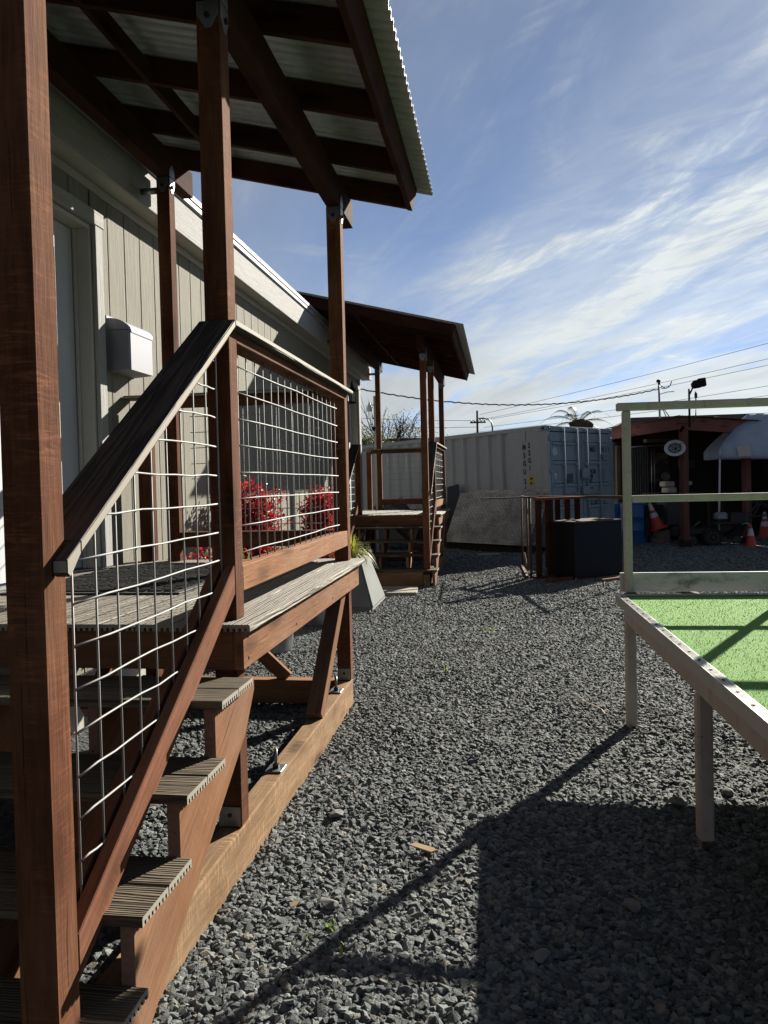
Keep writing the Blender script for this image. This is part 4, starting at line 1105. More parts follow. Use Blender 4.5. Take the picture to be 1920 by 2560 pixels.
def make_plates():
    nrm = -DD
    def leaning(name, label, s0, s1, zt, zb, offt, offb, skew=0., th=.012):
        """sheet leaning on the container side between s0..s1 along it"""
        t = thing(name, label, 'tread plate', tuple(C0+SS*((s0+s1)/2)+nrm*offb), 0, 'metal tread plates leaning on the container')
        a = C0+SS*s1+nrm*offb+UP*zb; b = C0+SS*s0+nrm*(offb)+UP*(zb+skew); tp = C0+SS*s1+nrm*offt+UP*zt; L = (b-a)
        ax = L.normalized(); ay = (tp-a); H = ay.length; ay.normalize(); n = ax.cross(ay).normalized()
        ay = n.cross(ax); Lx = L.length
        sh = prism(t, 'sheet', 'plate', [(0, 0), (Lx, 0), (Lx, H), (0, H)], a-n*th, ax, ay, th, .002)
        bm = bmesh.new(); r = random.Random(1); p = .098; org = a
        j = 0; y = .05
        while y < H-.04:
            x = .05 + (p/2 if j % 2 else 0); k = j
            i = 0
            while x < Lx-.04:
                th2 = math.radians(38 if (i+j) % 2 else -38)
                dx = ax*math.cos(th2)+ay*math.sin(th2); dy = -ax*math.sin(th2)+ay*math.cos(th2)
                c = a-org+ax*x+ay*y+n*.0
                v = [bm.verts.new(c+q) for q in (dx*-.036, dy*.010, dx*.036, dy*-.010)] + [bm.verts.new(c+q+n*.006) for q in (dx*-.018, dx*.018)]
                for f in ((0, 3, 4), (3, 2, 5), (3, 5, 4), (2, 1, 5), (1, 0, 4), (1, 4, 5)): bm.faces.new([v[q] for q in f])
                x += p; i += 1
            y += p*.5; j += 1
        bmesh.ops.recalc_face_normals(bm, faces=bm.faces[:])
        o = link('raised_pattern', mesh_of(bm), M['platedia'], Matrix.Translation(org), sh); o['kind'] = 'stuff'
        return t
    leaning('tread_plate', 'wide scuffed diamond tread plate leaning in front on the container side', .02, 2.27, 1.235, .19, .17, .72, .0)
    leaning('tread_plate', 'second tread plate tucked behind the wide one against the container', -.05, 2.10, 1.295, .20, .09, .60, .0)
    leaning('tread_plate', 'dirty tread plate seen through the far porch railing', 2.75, 4.6, 1.10, .20, .25, .62, .0)
    t = thing('timber_block', 'dark timber bearer lying under the tread plates', 'timber', tuple(C0+SS*1.1+nrm*.45))
    bar(t, 'bearer', 'interior', C0+SS*.1+nrm*.5+UP*.09, C0+SS*2.6+nrm*.5+UP*.09, .16, .17)
    t = thing('dark_sheet', 'dark steel sheet standing behind the left end of the tread plate', 'sheet', tuple(C0+SS*2.5+nrm*.4))
    p0 = C0+SS*2.28+nrm*.55+UP*.2; bar(t, 'sheet_panel', 'darkmetal', C0+SS*2.30+nrm*.40+UP*.30, C0+SS*2.50+nrm*.16+UP*1.40, .35, .02, DD)
    t = thing('white_strip', 'thin pale strip lying on the gravel before the container', 'strip', (-.3, 16.0, 0))
    bar(t, 'strip_body', 'white', (-.46, 15.45, .035), (-.04, 15.55, .035), .04, .015)
    t = thing('dark_heap', 'heap of dark folded sheeting behind the far porch', 'heap', tuple(C0+SS*3.4+nrm*.9))
    bm = bmesh.new(); bmesh.ops.create_icosphere(bm, subdivisions=3, radius=1)
    for v in bm.verts:
        q = mnoise.noise(v.co*2.2)*.25+mnoise.noise(v.co*6)*.08; v.co = Vector((v.co.x*.85*(1+q), v.co.y*.5*(1+q), max(-.02, v.co.z*.95*(1+q)*.9)))
    link('heap_body', mesh_of(bm), M['darkmetal'], Matrix.Translation(C0+SS*3.3+nrm*1.25+UP*.25) @ Matrix.Rotation(B+PI/2, 4, 'Z'), t)
make_plates()

# ------------------------------------------------------------------ black cabinet and timber frame in the yard
def make_cabinet():
    t = thing('cabinet', 'plain charcoal cabinet standing on the gravel before the container', 'cabinet', (1.5, 12.0, 0))
    fl = Vector((1.064, 11.561, 0)); fr = Vector((1.807, 12.12, 0)); bl = Vector((.895, 11.80, 0))
    ax = (fr-fl).normalized(); ay = Vector((-ax.y, ax.x, 0)); w = (fr-fl).length+.004; d = .62
    def slab(name, mat, a0, a1, b0, b1, z0, z1): return bar(t, name, mat, fl+ax*a0+ay*(b0+b1)/2+UP*(z0+z1)/2, fl+ax*a1+ay*(b0+b1)/2+UP*(z0+z1)/2, b1-b0, z1-z0, bev=.002)
    slab('front_panel', 'navy', 0, w, 0, .018, .045, .850); slab('back_panel', 'navy', 0, w, d-.018, d, .03, .850)
    slab('side_panel', 'black', 0, .018, .0185, d-.0185, .01, .850); slab('side_panel', 'black', w-.018, w, .0185, d-.0185, .01, .850)
    slab('top_panel', 'oldwood', -.004, w+.004, -.004, d+.004, .851, .868)
    slab('base_strip', 'straw', .0, .02, -.004, -.0005, .01, .044)
make_cabinet()
def make_frame():
    t = thing('stud_rack', 'reddish open rack of timber studs standing beside the charcoal cabinet', 'frame', (.8, 12.3, 0))
    o = Vector((.517, 11.66, 0)); ax = Vector((.80, .60, 0)); ay = Vector((-.60, .80, 0))*1.0
    ay = Vector((-.05, 1, 0)).normalized(); ay = Vector((-ax.y, ax.x, 0))
    def st(a, b, w=.092, d=.04, z0=.06, z1=1.185): 
        c = o+ax*a+ay*b; return bar(t, 'stud', 'rafter', c+UP*z0, c+UP*z1, w, d, up=ay, bev=.003)
    for a in (.05, .275): st(a, 0)
    for a, b in ((.90, .10), (.90, .32), (.90, .55), (.90, .8)): 
        c = o+ax*a+ay*b; bar(t, 'stud', 'rafter', c+UP*.06, c+UP*1.185, .04, .092, up=ay, bev=.003)
    bar(t, 'top_plate', 'rail', o+ay*0+UP*1.205, o+ax*.95+UP*1.205, .10, .038); bar(t, 'top_plate', 'post', o+ax*.90+ay*.052+UP*1.206, o+ax*.90+ay*.95+UP*1.206, .09, .036)
    bar(t, 'top_plate', 'rust', o+ay*1.0+ax*-.25+UP*1.21, o+ay*1.0+ax*1.0+UP*1.21, .05, .02)
    bar(t, 'sill_plate', 'post', o-ax*.10-ay*.35+UP*.035, o+ax*1.45-ay*.28+UP*.035, .09, .05); bar(t, 'sill_plate', 'post', o+ay*.05+UP*.03, o+ax*.95+ay*.05+UP*.03, .09, .05)
    t2 = thing('steel_rack', 'thin rusty steel rod rack at the left of the timber frame', 'rack', (.4, 12.6, 0))
    pts = [Vector((.443, 11.9, 0)), Vector((.423, 12.61, 0)), Vector((.367, 13.6, 0))]
    for q in pts: tube(t2, 'rod', 'rust', [q, q+UP*1.21], .013 if q.y > 12 else .016, 8)
    tube(t2, 'top_rod', 'rust', [pts[0]+UP*1.215, pts[1]+UP*1.215, pts[2]+UP*1.215], .013, 8)
    bar(t2, 'foot', 'rust', pts[0]+UP*.04-Vector((.06, .1, 0)), pts[2]+UP*.04+Vector((-.03, .1, 0)), .04, .03)
    bar(t2, 'brace', 'straw', pts[2]+UP*.03+Vector((.06, -.5, 0)), pts[2]+UP*.26+Vector((0.02, -.3, 0)), .02, .04)
    t3 = thing('steel_rail', 'long thin steel rail running from the frame towards the turf stand', 'rail', (2.2, 12.4, 0))
    bar(t3, 'rail_bar', 'rust', (1.35, 12.9, 1.195), (1.725, 10.95, 1.225), .03, .045); 
    bar(t3, 'rail_leg', 'rust', (1.722, 10.99, 0), (1.722, 10.99, 1.198), .03, .03, up=(0, 1, 0))
    t4 = thing('ground_timber', 'weathered timber lying on the gravel behind the turf stand', 'timber', (2.3, 10.8, 0))
    bar(t4, 'plank', 'oldwood', (1.90, 11.9, .03), (2.5, 9.35, .03), .06, .06)
    t5 = thing('ground_timber', 'short pale edged timber lying at the cabinet foot', 'timber', (1.6, 11.5, 0))
    bar(t5, 'plank', 'rim', (1.42, 11.35, .03), (2.02, 11.75, .05), .05, .05)
make_frame()

# ------------------------------------------------------------------ open shed on the right
SC0 = Vector((4.30, 19.13, 0)); SR = Vector((.926, .377, 0)); SLV = Vector((-.377, .926, 0))
SK = .885                                # shed dimensions were first taken too large
def sk(x, y, z): return Vector((x*SK, y*SK, 1.5+(z-1.5)*SK))
SC0 = SC0*SK; SR = SR*SK; SLV = SLV*SK
def SZ(z): return UP*(0 if z < .02 else 1.5+(z-1.5)*SK)
def make_shed():
    t = thing('open_shed', 'barn red open fronted shed with wavy corrugated roof on the right', 'shed', tuple(SC0+SR*2.5+SLV*2))
    def P(r, l, z): return SC0+SR*r+SLV*l+SZ(z)
    def post(r, l, zt, name='post', mat='shedwood'):
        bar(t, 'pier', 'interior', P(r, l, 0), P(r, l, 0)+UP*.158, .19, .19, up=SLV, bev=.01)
        return bar(t, name, mat, P(r, l, 0)+UP*.16, P(r, l, zt), .138, .138, up=SLV, bev=.006)
    drop = lambda r: -.062*r
    post(0, 0, 2.60)
    for r in (1.72, 3.6, 5.4): post(r, .02, 2.60+drop(r))
    post(.05, 3.95, 2.55)
    bk = bar(t, 'bracket', 'galv', P(-.085, -.07, 2.52), P(-.085, -.07, 2.66), .01, .06)
    bar(t, 'beam', 'shedwood', P(-.10, 0, 2.735), P(5.6, 0, 2.735+drop(5.6)), .09, .27)
    bar(t, 'beam', 'shedwood', P(-.06, .05, 2.735), P(-.06, 4.3, 2.66), .09, .25)
    for l in (1.0, 2.0, 3.0, 4.0): bar(t, 'rafter', 'rafter', P(0, l, 2.70-.02*l), P(5.6, l, 2.70-.02*l+drop(5.6)), .05, .15)
    # wavy corrugated roof
    vs = []; fs = []; n = 240
    for k, l in enumerate((-.16, 1.4, 2.9, 4.4)):
        for i in range(n+1):
            r = -.22+5.9*i/n
            z = 2.885+drop(r)-.022*l+.018*math.sin(2*PI*r/.076*1.0)+.02*math.sin(r*1.7+l)
            vs += [P(r, l+.02*math.sin(r*9), z), P(r, l+.02*math.sin(r*9), z+.004)]
    w = 2*(n+1)
    for k in range(3):
        for i in range(n):
            a = k*w+2*i; fs += [(a, a+2, a+w+2, a+w), (a+1, a+w+1, a+w+3, a+3)]
    for k in (0, 3):
        for i in range(n):
            a = k*w+2*i; fs.append((a, a+1, a+3, a+2))
    rawmesh(t, 'roof_sheet', 'roofdark', vs, fs, tuple(P(2.5, 2, 2.8)))
    # back wall: upright boards, then a corrugated sheet at its left
    r = .62
    while r < 5.5:
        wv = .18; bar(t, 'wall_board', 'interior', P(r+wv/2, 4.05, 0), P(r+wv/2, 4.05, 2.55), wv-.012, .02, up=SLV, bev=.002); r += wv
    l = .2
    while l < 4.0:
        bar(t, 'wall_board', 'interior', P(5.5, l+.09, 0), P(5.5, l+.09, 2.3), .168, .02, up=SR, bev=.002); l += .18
    vs = []; fs = []
    for i in range(60):
        rr = .60+i*.016; o = .012*math.sin(2*PI*i/5)
        vs += [P(rr, 3.9+o, .7), P(rr, 3.9+o, 2.4), P(rr, 3.905+o, .7), P(rr, 3.905+o, 2.4)]
    for i in range(59):
        a = 4*i; fs += [(a, a+4, a+5, a+1), (a+2, a+3, a+7, a+6)]
    rawmesh(t, 'corrugated_panel', 'corrdark', vs, fs, tuple(P(1, 3.9, 1)))
    bar(t, 'wall_post', 'oldwood', P(.53, 3.85, 0), P(.53, 3.85, 2.40), .09, .09, up=SLV)
    for rr in (1.33, 1.42): tube(t, 'pipe', 'galv', [P(rr, 3.4, 1.0), P(rr, 3.4, 2.3)], .014, 8)
    tube(t, 'conduit', 'galv', [P(.6, 3.3, 2.33), P(1.3, 3.2, 2.36), P(2.0, 3.1, 2.36)], .016, 8)
    bar(t, 'light_fixture', 'oldwood', P(.5, 2.4, 2.45), P(1.6, 2.4, 2.47), .14, .08)
    return t
make_shed()
def SP(r, l, z): return SC0+SR*r+SLV*l+SZ(z)

def make_floodlight():
    t = thing('floodlight', 'black floodlight on a pole at the shed roof corner', 'floodlight', tuple(sk(4.45, 19.05, 2.6)))
    tube(t, 'pole', 'darkmetal', [sk(4.415, 19.02, 2.62), sk(4.415, 19.02, 3.52)], .022, 8)
    tube(t, 'cable', 'cable', [sk(4.55, 19.0, 3.45), sk(4.56, 19.0, 3.2), sk(4.55, 19.0, 2.9), sk(4.50, 19.0, 2.75), sk(4.40, 18.98, 2.70), sk(4.1, 18.96, 2.73)], .013, 6)
    h = bar(t, 'lamp_head', 'black', sk(4.46, 19.0, 3.60), sk(4.70, 18.98, 3.63), .20, .16, up=(-.25, 0, 1), bev=.05)
    bar(t, 'lamp_visor', 'black', sk(4.60, 19.0, 3.64), sk(4.77, 18.98, 3.66), .24, .17, up=(-.2, 0, 1), bev=.01)
    bar(t, 'lamp_bracket', 'darkmetal', sk(4.43, 19.02, 3.40), sk(4.50, 19.0, 3.56), .05, .03)
    lathe(t, 'photocell', 'darkmetal', [(.03, 0), (.03, .09), (.015, .11)], sk(4.56, 19.0, 3.30), 8)
make_floodlight()

def make_hat():
    c = sk(4.07, 18.98, 2.15); t = thing('hard_hat', 'white full brim hard hat hanging open side out on the red shed post', 'hard hat', tuple(c))
    z = Vector((-.30, -.93, .10)).normalized(); x = Vector((1, -.25, .0)); x = (x-z*x.dot(z)).normalized(); y = z.cross(x)
    R = Matrix((x, y, z)).transposed()
    def oval(prof, name, mat, sm=True):
        bm = bmesh.new(); rings = []
        for r, h in prof: rings.append([bm.verts.new((r*.99*math.cos(2*PI*j/32), r*.78*math.sin(2*PI*j/32), h)) for j in range(32)])
        for i in range(len(rings)-1):
            for j in range(32): bm.faces.new((rings[i][j], rings[i][(j+1) % 32], rings[i+1][(j+1) % 32], rings[i+1][j]))
        bmesh.ops.recalc_face_normals(bm, faces=bm.faces[:])
        mw = R.to_4x4(); mw.translation = c; return link(name, mesh_of(bm, smooth=sm), M[mat], mw, t)
    oval([(.215, .0), (.205, -.012), (.135, -.004), (.128, -.03), (.118, -.09), (.085, -.14), (.02, -.165), (.001, -.166)], 'shell', 'white')
    oval([(.118, -.004), (.130, .004), (.120, -.02), (.110, -.012), (.118, -.004)], 'headband', 'darkmetal')
    for a in (.4, 1.4, 2.5, 3.6, 4.7, 5.6):
        p = c+R @ Vector((.13*math.cos(a), .105*math.sin(a), 0)); q = c+R @ Vector((0, 0, -.10))
        tube(t, 'strap', 'rubber', [p, (p+q)/2-z*.02, q], .006, 5)
    tube(t, 'hook', 'galv', [c+R @ Vector((.02, .07, .01)), c+R @ Vector((.14, .09, .0)), sk(4.26, 19.04, 2.23)], .012, 6)
make_hat()

def cone_parts(t, R, loc, h, bands):
    """traffic cone: loc = centre of base plate underside"""
    rb, rt = h*.235, h*.04
    def rz(q): return rb+(rt-rb)*q
    pr = lambda q: (rz(q), .025+(h-.025)*q)
    body = lathe(t, 'cone_body', 'cone', [pr(0), pr(.25), pr(.5), pr(.75), pr(1), (rt*.6, h+.003)], loc, 28, R)
    for a, b in bands: lathe(t, 'band', 'conewhite', [(rz(a)+.003, pr(a)[1]), (rz(b)+.003, pr(b)[1])], loc, 28, R)
    bm = bmesh.new(); s = rb*1.32; c = s*.3
    pts = [(s, s-c), (s-c, s), (c-s, s), (-s, s-c), (-s, c-s), (c-s, -s), (s-c, -s), (s, c-s)]
    lo = [bm.verts.new((x, y, 0)) for x, y in pts]; hi = [bm.verts.new((x*.97, y*.97, .025)) for x, y in pts]
    bm.faces.new(lo[::-1]); bm.faces.new(hi)
    for i in range(8): bm.faces.new((lo[i], lo[(i+1) % 8], hi[(i+1) % 8], hi[i]))
    link('cone_base', mesh_of(bm), M['cone'], Matrix.Translation(loc) @ (R.to_4x4() if R else Matrix()), t)
def make_cones():
    z = Vector((-.31, -.05, .92)).normalized(); x = Vector((1, 0, .33)); x = (x-z*x.dot(z)).normalized(); R = Matrix((x, z.cross(x), z)).transposed()
    t = thing('traffic_cone', 'orange traffic cone tipped over on a stump beside the blue barrel', 'traffic cone', (3.47, 17.95, .35), 0, 'traffic cones by the shed')
    cone_parts(t, R, (3.47, 17.95, .345), .60, [(.42, .60), (.70, .985)])
    t = thing('traffic_cone', 'smallest orange traffic cone with one white band standing on the gravel', 'traffic cone', (5.07, 16.83, 0), 0, 'traffic cones by the shed')
    cone_parts(t, None, (5.07, 16.83, .012), .46, [(.46, .80)])
    t = thing('traffic_cone', 'large orange traffic cone with white tip at the right edge of the picture', 'traffic cone', (6.13, 19.3, 0), .3, 'traffic cones by the shed')
    cone_parts(t, None, (6.13, 19.3, .012), .60, [(.40, .60), (.70, .985)])
make_cones()
def make_barrel():
    t = thing('barrel', 'blue plastic barrel standing in front of the open shed', 'barrel', (2.99, 18.15, 0))
    lathe(t, 'barrel_body', 'barrel', [(.27, .01), (.295, .03), (.295, .28), (.302, .295), (.302, .32), (.295, .335), (.295, .58), (.302, .595), (.302, .62), (.295, .635), (.295, .86), (.28, .885), (.285, .895), (.285, .905), (.26, .905), (.255, .89)], (2.99, 18.15, 0), 36)
    t2 = thing('barrel', 'dark blue plastic barrel mostly hidden behind the cream railing post', 'barrel', (2.72, 18.9, 0))
    lathe(t2, 'barrel_body', 'barrel', [(.27, .01), (.295, .03), (.295, .86), (.28, .89), (.25, .89)], (2.72, 18.9, 0), 28)
    t = thing('stump', 'grey weathered log stump under the tipped traffic cone', 'stump', (3.52, 18.1, 0))
    lathe(t, 'stump_body', 'oldwood', [(.25, -.01), (.235, .06), (.225, .2), (.22, .285), (.20, .29)], (3.52, 18.1, 0), 18)
make_barrel()

def make_machine():
    Y = 17.28; YE = Y-.40; t = thing('tiller', 'dusty walk behind engine machine with rubber wheel and long handlebars', 'machine', (4.36, Y, 0))
    prism(t, 'deck', 'darkmetal', [(3.62, .22), (3.66, .40), (3.85, .46), (4.05, .38), (4.55, .42), (4.66, .50), (4.78, .46), (4.80, .34), (4.60, .28), (4.1, .25)], (0, Y+.22, 0), (1, 0, 0), (0, 0, 1), .44, .02)
    for y in (Y-.30, Y+.26):
        c = Vector((4.37, y, .20)); R = Matrix.Rotation(PI/2, 3, 'X')
        w = lathe(t, 'wheel', 'rubber', [(.10, -.055), (.18, -.05), (.20, -.02), (.20, .02), (.18, .05), (.10, .055)], c, 28, R)
        lathe(w, 'rim', 'oldwood', [(.001, .012), (.05, .02), (.075, .03), (.10, .058), (.112, .058), (.112, .05)], c, 24, R)
        lathe(w, 'hub', 'rust', [(.03, .02), (.03, .07), (.001, .075)], c, 10, R)
    tube(t, 'axle', 'darkmetal', [(4.37, Y-.28, .2), (4.37, Y+.26, .2)], .02, 8)
    tk = bar(t, 'fuel_tank', 'galv', (4.36, YE-.05, .64), (4.62, YE-.05, .64), .24, .18, bev=.05)
    lathe(tk, 'fuel_cap', 'black', [(.035, 0), (.035, .03), (.02, .035)], (4.53, YE-.05, .73), 12)
    e = bar(t, 'engine_block', 'darkmetal', (4.66, YE, .62), (5.0, YE, .60), .28, .22, bev=.02)
    for i in range(5): bar(e, 'cooling_fin', 'darkmetal', (4.70+i*.05, YE-.16, .53), (4.70+i*.05, YE-.16, .68), .02, .05)
    tube(e, 'exhaust', 'galv', [(4.86, YE-.17, .48), (4.98, YE-.19, .50), (5.0, YE-.2, .42)], .02, 8)
    bar(t, 'engine_base', 'darkmetal', (4.35, YE, .51), (5.0, YE, .50), .26, .04)
    for y in (Y-.20, Y+.20):
        tube(t, 'handlebar', 'darkmetal', [(4.62, y, .22), (4.95, y, .50), (5.30, y, .88), (5.27, y, .97), (5.36, y, .90), (5.55, y, .80), (5.8, y, .80)], .018, 8)
    bar(t, 'handle_brace', 'darkmetal', (5.10, Y-.2, .60), (5.60, Y-.2, .66), .03, .03); bar(t, 'handle_brace', 'darkmetal', (5.36, Y-.2, .90), (5.02, Y-.2, .35), .03, .03)
    prism(t, 'debris_flap', 'rubber', [(4.66, .16), (5.0, .52), (5.12, .50), (5.0, .30), (4.8, .14)], (0, Y-.16, 0), (1, 0, 0), (0, 0, 1), -.02)
    tube(t, 'lever', 'galv', [(4.02, Y-.2, .42), (4.14, Y-.2, .53)], .012, 6)
    tube(t, 'front_handle', 'darkmetal', [(3.70, Y-.2, .38), (3.66, Y-.2, .52), (3.80, Y-.2, .52), (3.84, Y-.2, .42)], .014, 6)
    prism(t, 'skid', 'rust', [(4.1, 0.0), (4.6, 0.0), (4.6, .03), (4.1, .04)], (0, Y+.05, 0), (1, 0, 0), (0, 0, 1), .1)
make_machine()

def make_shed_contents():
    t = thing('workbench', 'dark workbench inside the shed', 'workbench', tuple(SP(1.3, 2.2, 0)))
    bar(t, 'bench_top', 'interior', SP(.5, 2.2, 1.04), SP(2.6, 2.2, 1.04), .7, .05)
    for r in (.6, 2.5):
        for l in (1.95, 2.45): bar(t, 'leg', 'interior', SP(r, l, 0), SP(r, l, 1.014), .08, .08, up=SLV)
    t = thing('bench_machine', 'old yellow and black machine standing on the shed workbench', 'machine', tuple(SP(.95, 2.1, 1.066)))
    c = SP(.93, 2.0, 0)
    bar(t, 'lower_housing', 'patch', c+UP*1.15-SR*.14, c+UP*1.15+SR*.16, .26, .17, bev=.03)
    bar(t, 'upper_housing', 'patch', c+UP*1.31-SR*.20, c+UP*1.31+SR*.10, .26, .13, bev=.03)
    lathe(t, 'hand_wheel', 'oldwood', [(.07, -.012), (.085, 0), (.10, -.012), (.085, -.02)], c+UP*1.49-SR*.08, 20, Matrix.Rotation(PI/2, 3, 'X'))
    tube(t, 'column', 'darkmetal', [c+SR*.42+UP*1.06, c+SR*.42+UP*1.75], .07, 12)
    bar(t, 'motor_housing', 'darkmetal', c+SR*.36+UP*1.75, c+SR*.72+UP*1.78, .25, .28, bev=.04)
    lathe(t, 'dial', 'patch', [(.055, 0), (.055, .02), (.04, .025)], c+SR*.40-SLV*.12+UP*1.52, 18, Matrix.Rotation(PI/2, 3, 'X'))
    tube(t, 'feed_lever', 'galv', [c+SR*.44-SLV*.1+UP*1.40, c+SR*.46-SLV*.16+UP*1.10], .012, 6)
    bar(t, 'side_box', 'patch', c+SR*.52+UP*1.32, c+SR*.66+UP*1.32, .15, .10, bev=.02)
    t = thing('poster', 'cream poster with a dark figure on the shed wall behind the hard hat', 'poster', tuple(SP(1.9, 3.95, 1.7)))
    bar(t, 'sheet', 'oldwood', SP(1.62, 3.98, 1.75), SP(2.25, 3.98, 1.75), .006, .75)
    prism(t, 'dark_print', 'ink', [(-.15, -.2), (.0, -.05), (-.1, .05), (.0, .2), (.1, .26), (.2, .15), (.3, .12), (.28, -.1), (.1, -.3)], SP(1.9, 3.972, 1.70), SR, UP, .002)
    t = thing('steel_cabinet', 'dull grey steel cabinet behind the tiller in the shed', 'cabinet', tuple(SP(.7, 1.6, 0)))
    bar(t, 'cabinet_body', 'corrdark', SP(.45, 1.6, .55), SP(.85, 1.6, .55), .4, .55, bev=.02); bar(t, 'cabinet_door', 'galv', SP(.48, 1.39, .55), SP(.82, 1.39, .55), .012, .46)
    for r in (.48, .82): bar(t, 'cabinet_foot', 'darkmetal', SP(r, 1.6, 0), SP(r, 1.6, .27), .05, .3, up=SLV)
    t = thing('crate', 'dark blue plastic crate under the shed workbench', 'crate', tuple(SP(-.1, 1.4, .5)))
    bar(t, 'crate_body', 'navy', SP(-.25, 1.5, .62), SP(.30, 1.5, .62), .4, .28, bev=.01); bar(t, 'crate_base', 'interior', SP(-.25, 1.5, .24), SP(.30, 1.5, .24), .4, .46)
    t = thing('axe', 'old hammer hanging on the dark right wall of the shed', 'tool', tuple(SP(2.9, 3.9, 1.7)))
    tube(t, 'handle', 'oldwood', [SP(2.62, 3.9, 1.2), SP(2.72, 3.9, 2.1)], .02, 6); bar(t, 'tool_head', 'darkmetal', SP(2.58, 3.9, 1.55), SP(2.80, 3.9, 1.58), .05, .06)
make_shed_contents()

def make_canopy():
    t = thing('canopy_tent', 'blue grey tarpaulin canopy tent with a cream patch beside the shed', 'tent', (6.2, 18.4, 0))
    x0, x1, y0, y1 = 4.54, 8.0, 17.05, 18.3; ze = 2.01; zb = 1.838; xr0, xr1, yr, zr_ = 5.28, 7.3, 17.58, 2.78
    def lerp(a, b, q): return a+(b-a)*q
    vs = []; fs = []; n = 10
    def prof(q): return ze+(zr_-ze)*(math.sin(q*PI/2)**.75 if False else q**.82)
    rnd = random.Random(3)
    ring = lambda q: [(lerp(x0, xr0, q), lerp(y0, yr, q)), (lerp(x1, xr1, q), lerp(y0, yr, q)), (lerp(x1, xr1, q), lerp(y1, yr+.05, q)), (lerp(x0, xr0, q), lerp(y1, yr+.05, q))]
    K = 12; rows = []
    levels = [(-1, zb), (-.5, (zb+ze)/2)] + [(i/n, prof(i/n)) for i in range(n+1)]
    for q, z in levels:
        c = ring(max(q, 0)); row = []
        for e in range(4):
            a, b = c[e], c[(e+1) % 4]
            for k in range(K):
                s = k/K; sag = -.05*math.sin(PI*s)*(1-max(q, 0)) if q >= 0 else (-.02*math.sin(PI*s) if q < -.9 else -.03*math.sin(PI*s))
                out = .012*rnd.uniform(-1, 1)
                row.append(len(vs)); vs.append(Vector((lerp(a[0], b[0], s)+out*.5, lerp(a[1], b[1], s)+out, z+sag+(.0 if q > 0 else 0))))
        rows.append(row)
    m = len(rows[0])
    for i in range(len(rows)-1):
        for j in range(m): fs.append((rows[i][j], rows[i][(j+1) % m], rows[i+1][(j+1) % m], rows[i+1][j]))
    o = rawmesh(t, 'canopy', 'tarp', vs, fs, (6.2, 18.4, 2.3), True)
    sd = o.modifiers.new('thickness', 'SOLIDIFY'); sd.thickness = .004
    for i, (x, y) in enumerate(((x0+.02, y0+.02), (x1-.02, y0+.02), (x1-.02, y1))): tube(t, 'pole', 'white', [(x-.05, y, 0), (x, y, 2.0)], .02, 8)
    prism(t, 'patch', 'patch', [(-.12, -.10), (.13, -.09), (.10, .12), (-.15, .11)], (5.03, y0-.03, 1.965), (1, 0, .0), (0, .2, 1), .004)
make_canopy()

# ------------------------------------------------------------------ beyond the yard
def make_lamp_post():
    t = thing('lamp_post', 'slim grey post with a small white lamp just beyond the building corner', 'lamp post', (-2.54, 16.0, 0))
    bar(t, 'pole', 'galv', (-2.54, 16.0, 0), (-2.54, 16.0, 3.31), .045, .045, up=(0, 1, 0))
    tube(t, 'lamp_arm', 'galv', [(-2.565, 15.99, 3.12), (-2.60, 15.98, 3.13), (-2.63, 15.97, 3.11)], .010, 6)
    lathe(t, 'lamp', 'white', [(.055, 0), (.055, .09), (.045, .12), (.03, .135), (.02, .19), (.004, .20)], (-2.645, 15.97, 2.99), 12)
    bar(t, 'sensor', 'black', (-2.60, 15.97, 2.63), (-2.52, 15.97, 2.63), .05, .08)
make_lamp_post()
def make_far():
    t = thing('dark_red_building', 'low dark red sheet metal building behind the container', 'building', (-6, 30, 0))
    for i in range(30):
        x = -10.0+i*.30; bar(t, 'wall_sheet', 'darkred', (x, 29, 0), (x, 29, 3.12), .285, .03, up=(0, 1, 0), bev=.004)
    bar(t, 'roof', 'darkred', (-10.1, 29.6, 3.2), (-.9, 29.6, 3.05), 1.6, .10)
    bar(t, 'roof_vent', 'galv', (-3.1, 29.3, 3.2), (-3.1, 29.3, 3.42), .35, .3)
    t = thing('far_house', 'distant house with a low grey roof behind the shed', 'house', (6.5, 31, 0))
    bar(t, 'wall', 'interior', (4.2, 31.5, 1.6), (11, 31.5, 1.6), 4, 3.2)
    prism(t, 'roof', 'roofdark', [(-3.0, 0), (-2.2, .46), (4.0, .46), (5.0, 0)], (7.0, 33.6, 3.2), (1, 0, 0), (0, 0, 1), 4.2)
    bar(t, 'window', 'glassdark', (4.19, 30.5, 1.5), (4.19, 31.5, 1.5), .02, .8)
make_far()
def make_weeds():
    r = random.Random(21); vs = []; fs = []
    for i in range(1500):
        x = r.uniform(2.9, 5.2); y = r.uniform(25.2, 27.6); h = r.uniform(.5, 1.55); p = Vector((x, y, 0)); d = Vector((r.gauss(0, .18), r.gauss(0, .18), 0)); s = Vector((r.gauss(0, 1), r.gauss(0, 1), 0)).normalized()*.022
        k = len(vs); vs += [p-s, p+s, p+d*.5+UP*h*.6+s*.8, p+d+UP*h, p+d*.5+UP*h*.6-s*.8]; fs += [(k, k+1, k+2, k+4), (k+4, k+2, k+3)]
    o = rawmesh(None, 'tall_grass', 'weed', vs, fs, (4, 26.4, 0)); tag(o, 'tall bright green grass growing beyond the shed', kind='stuff')
make_weeds()
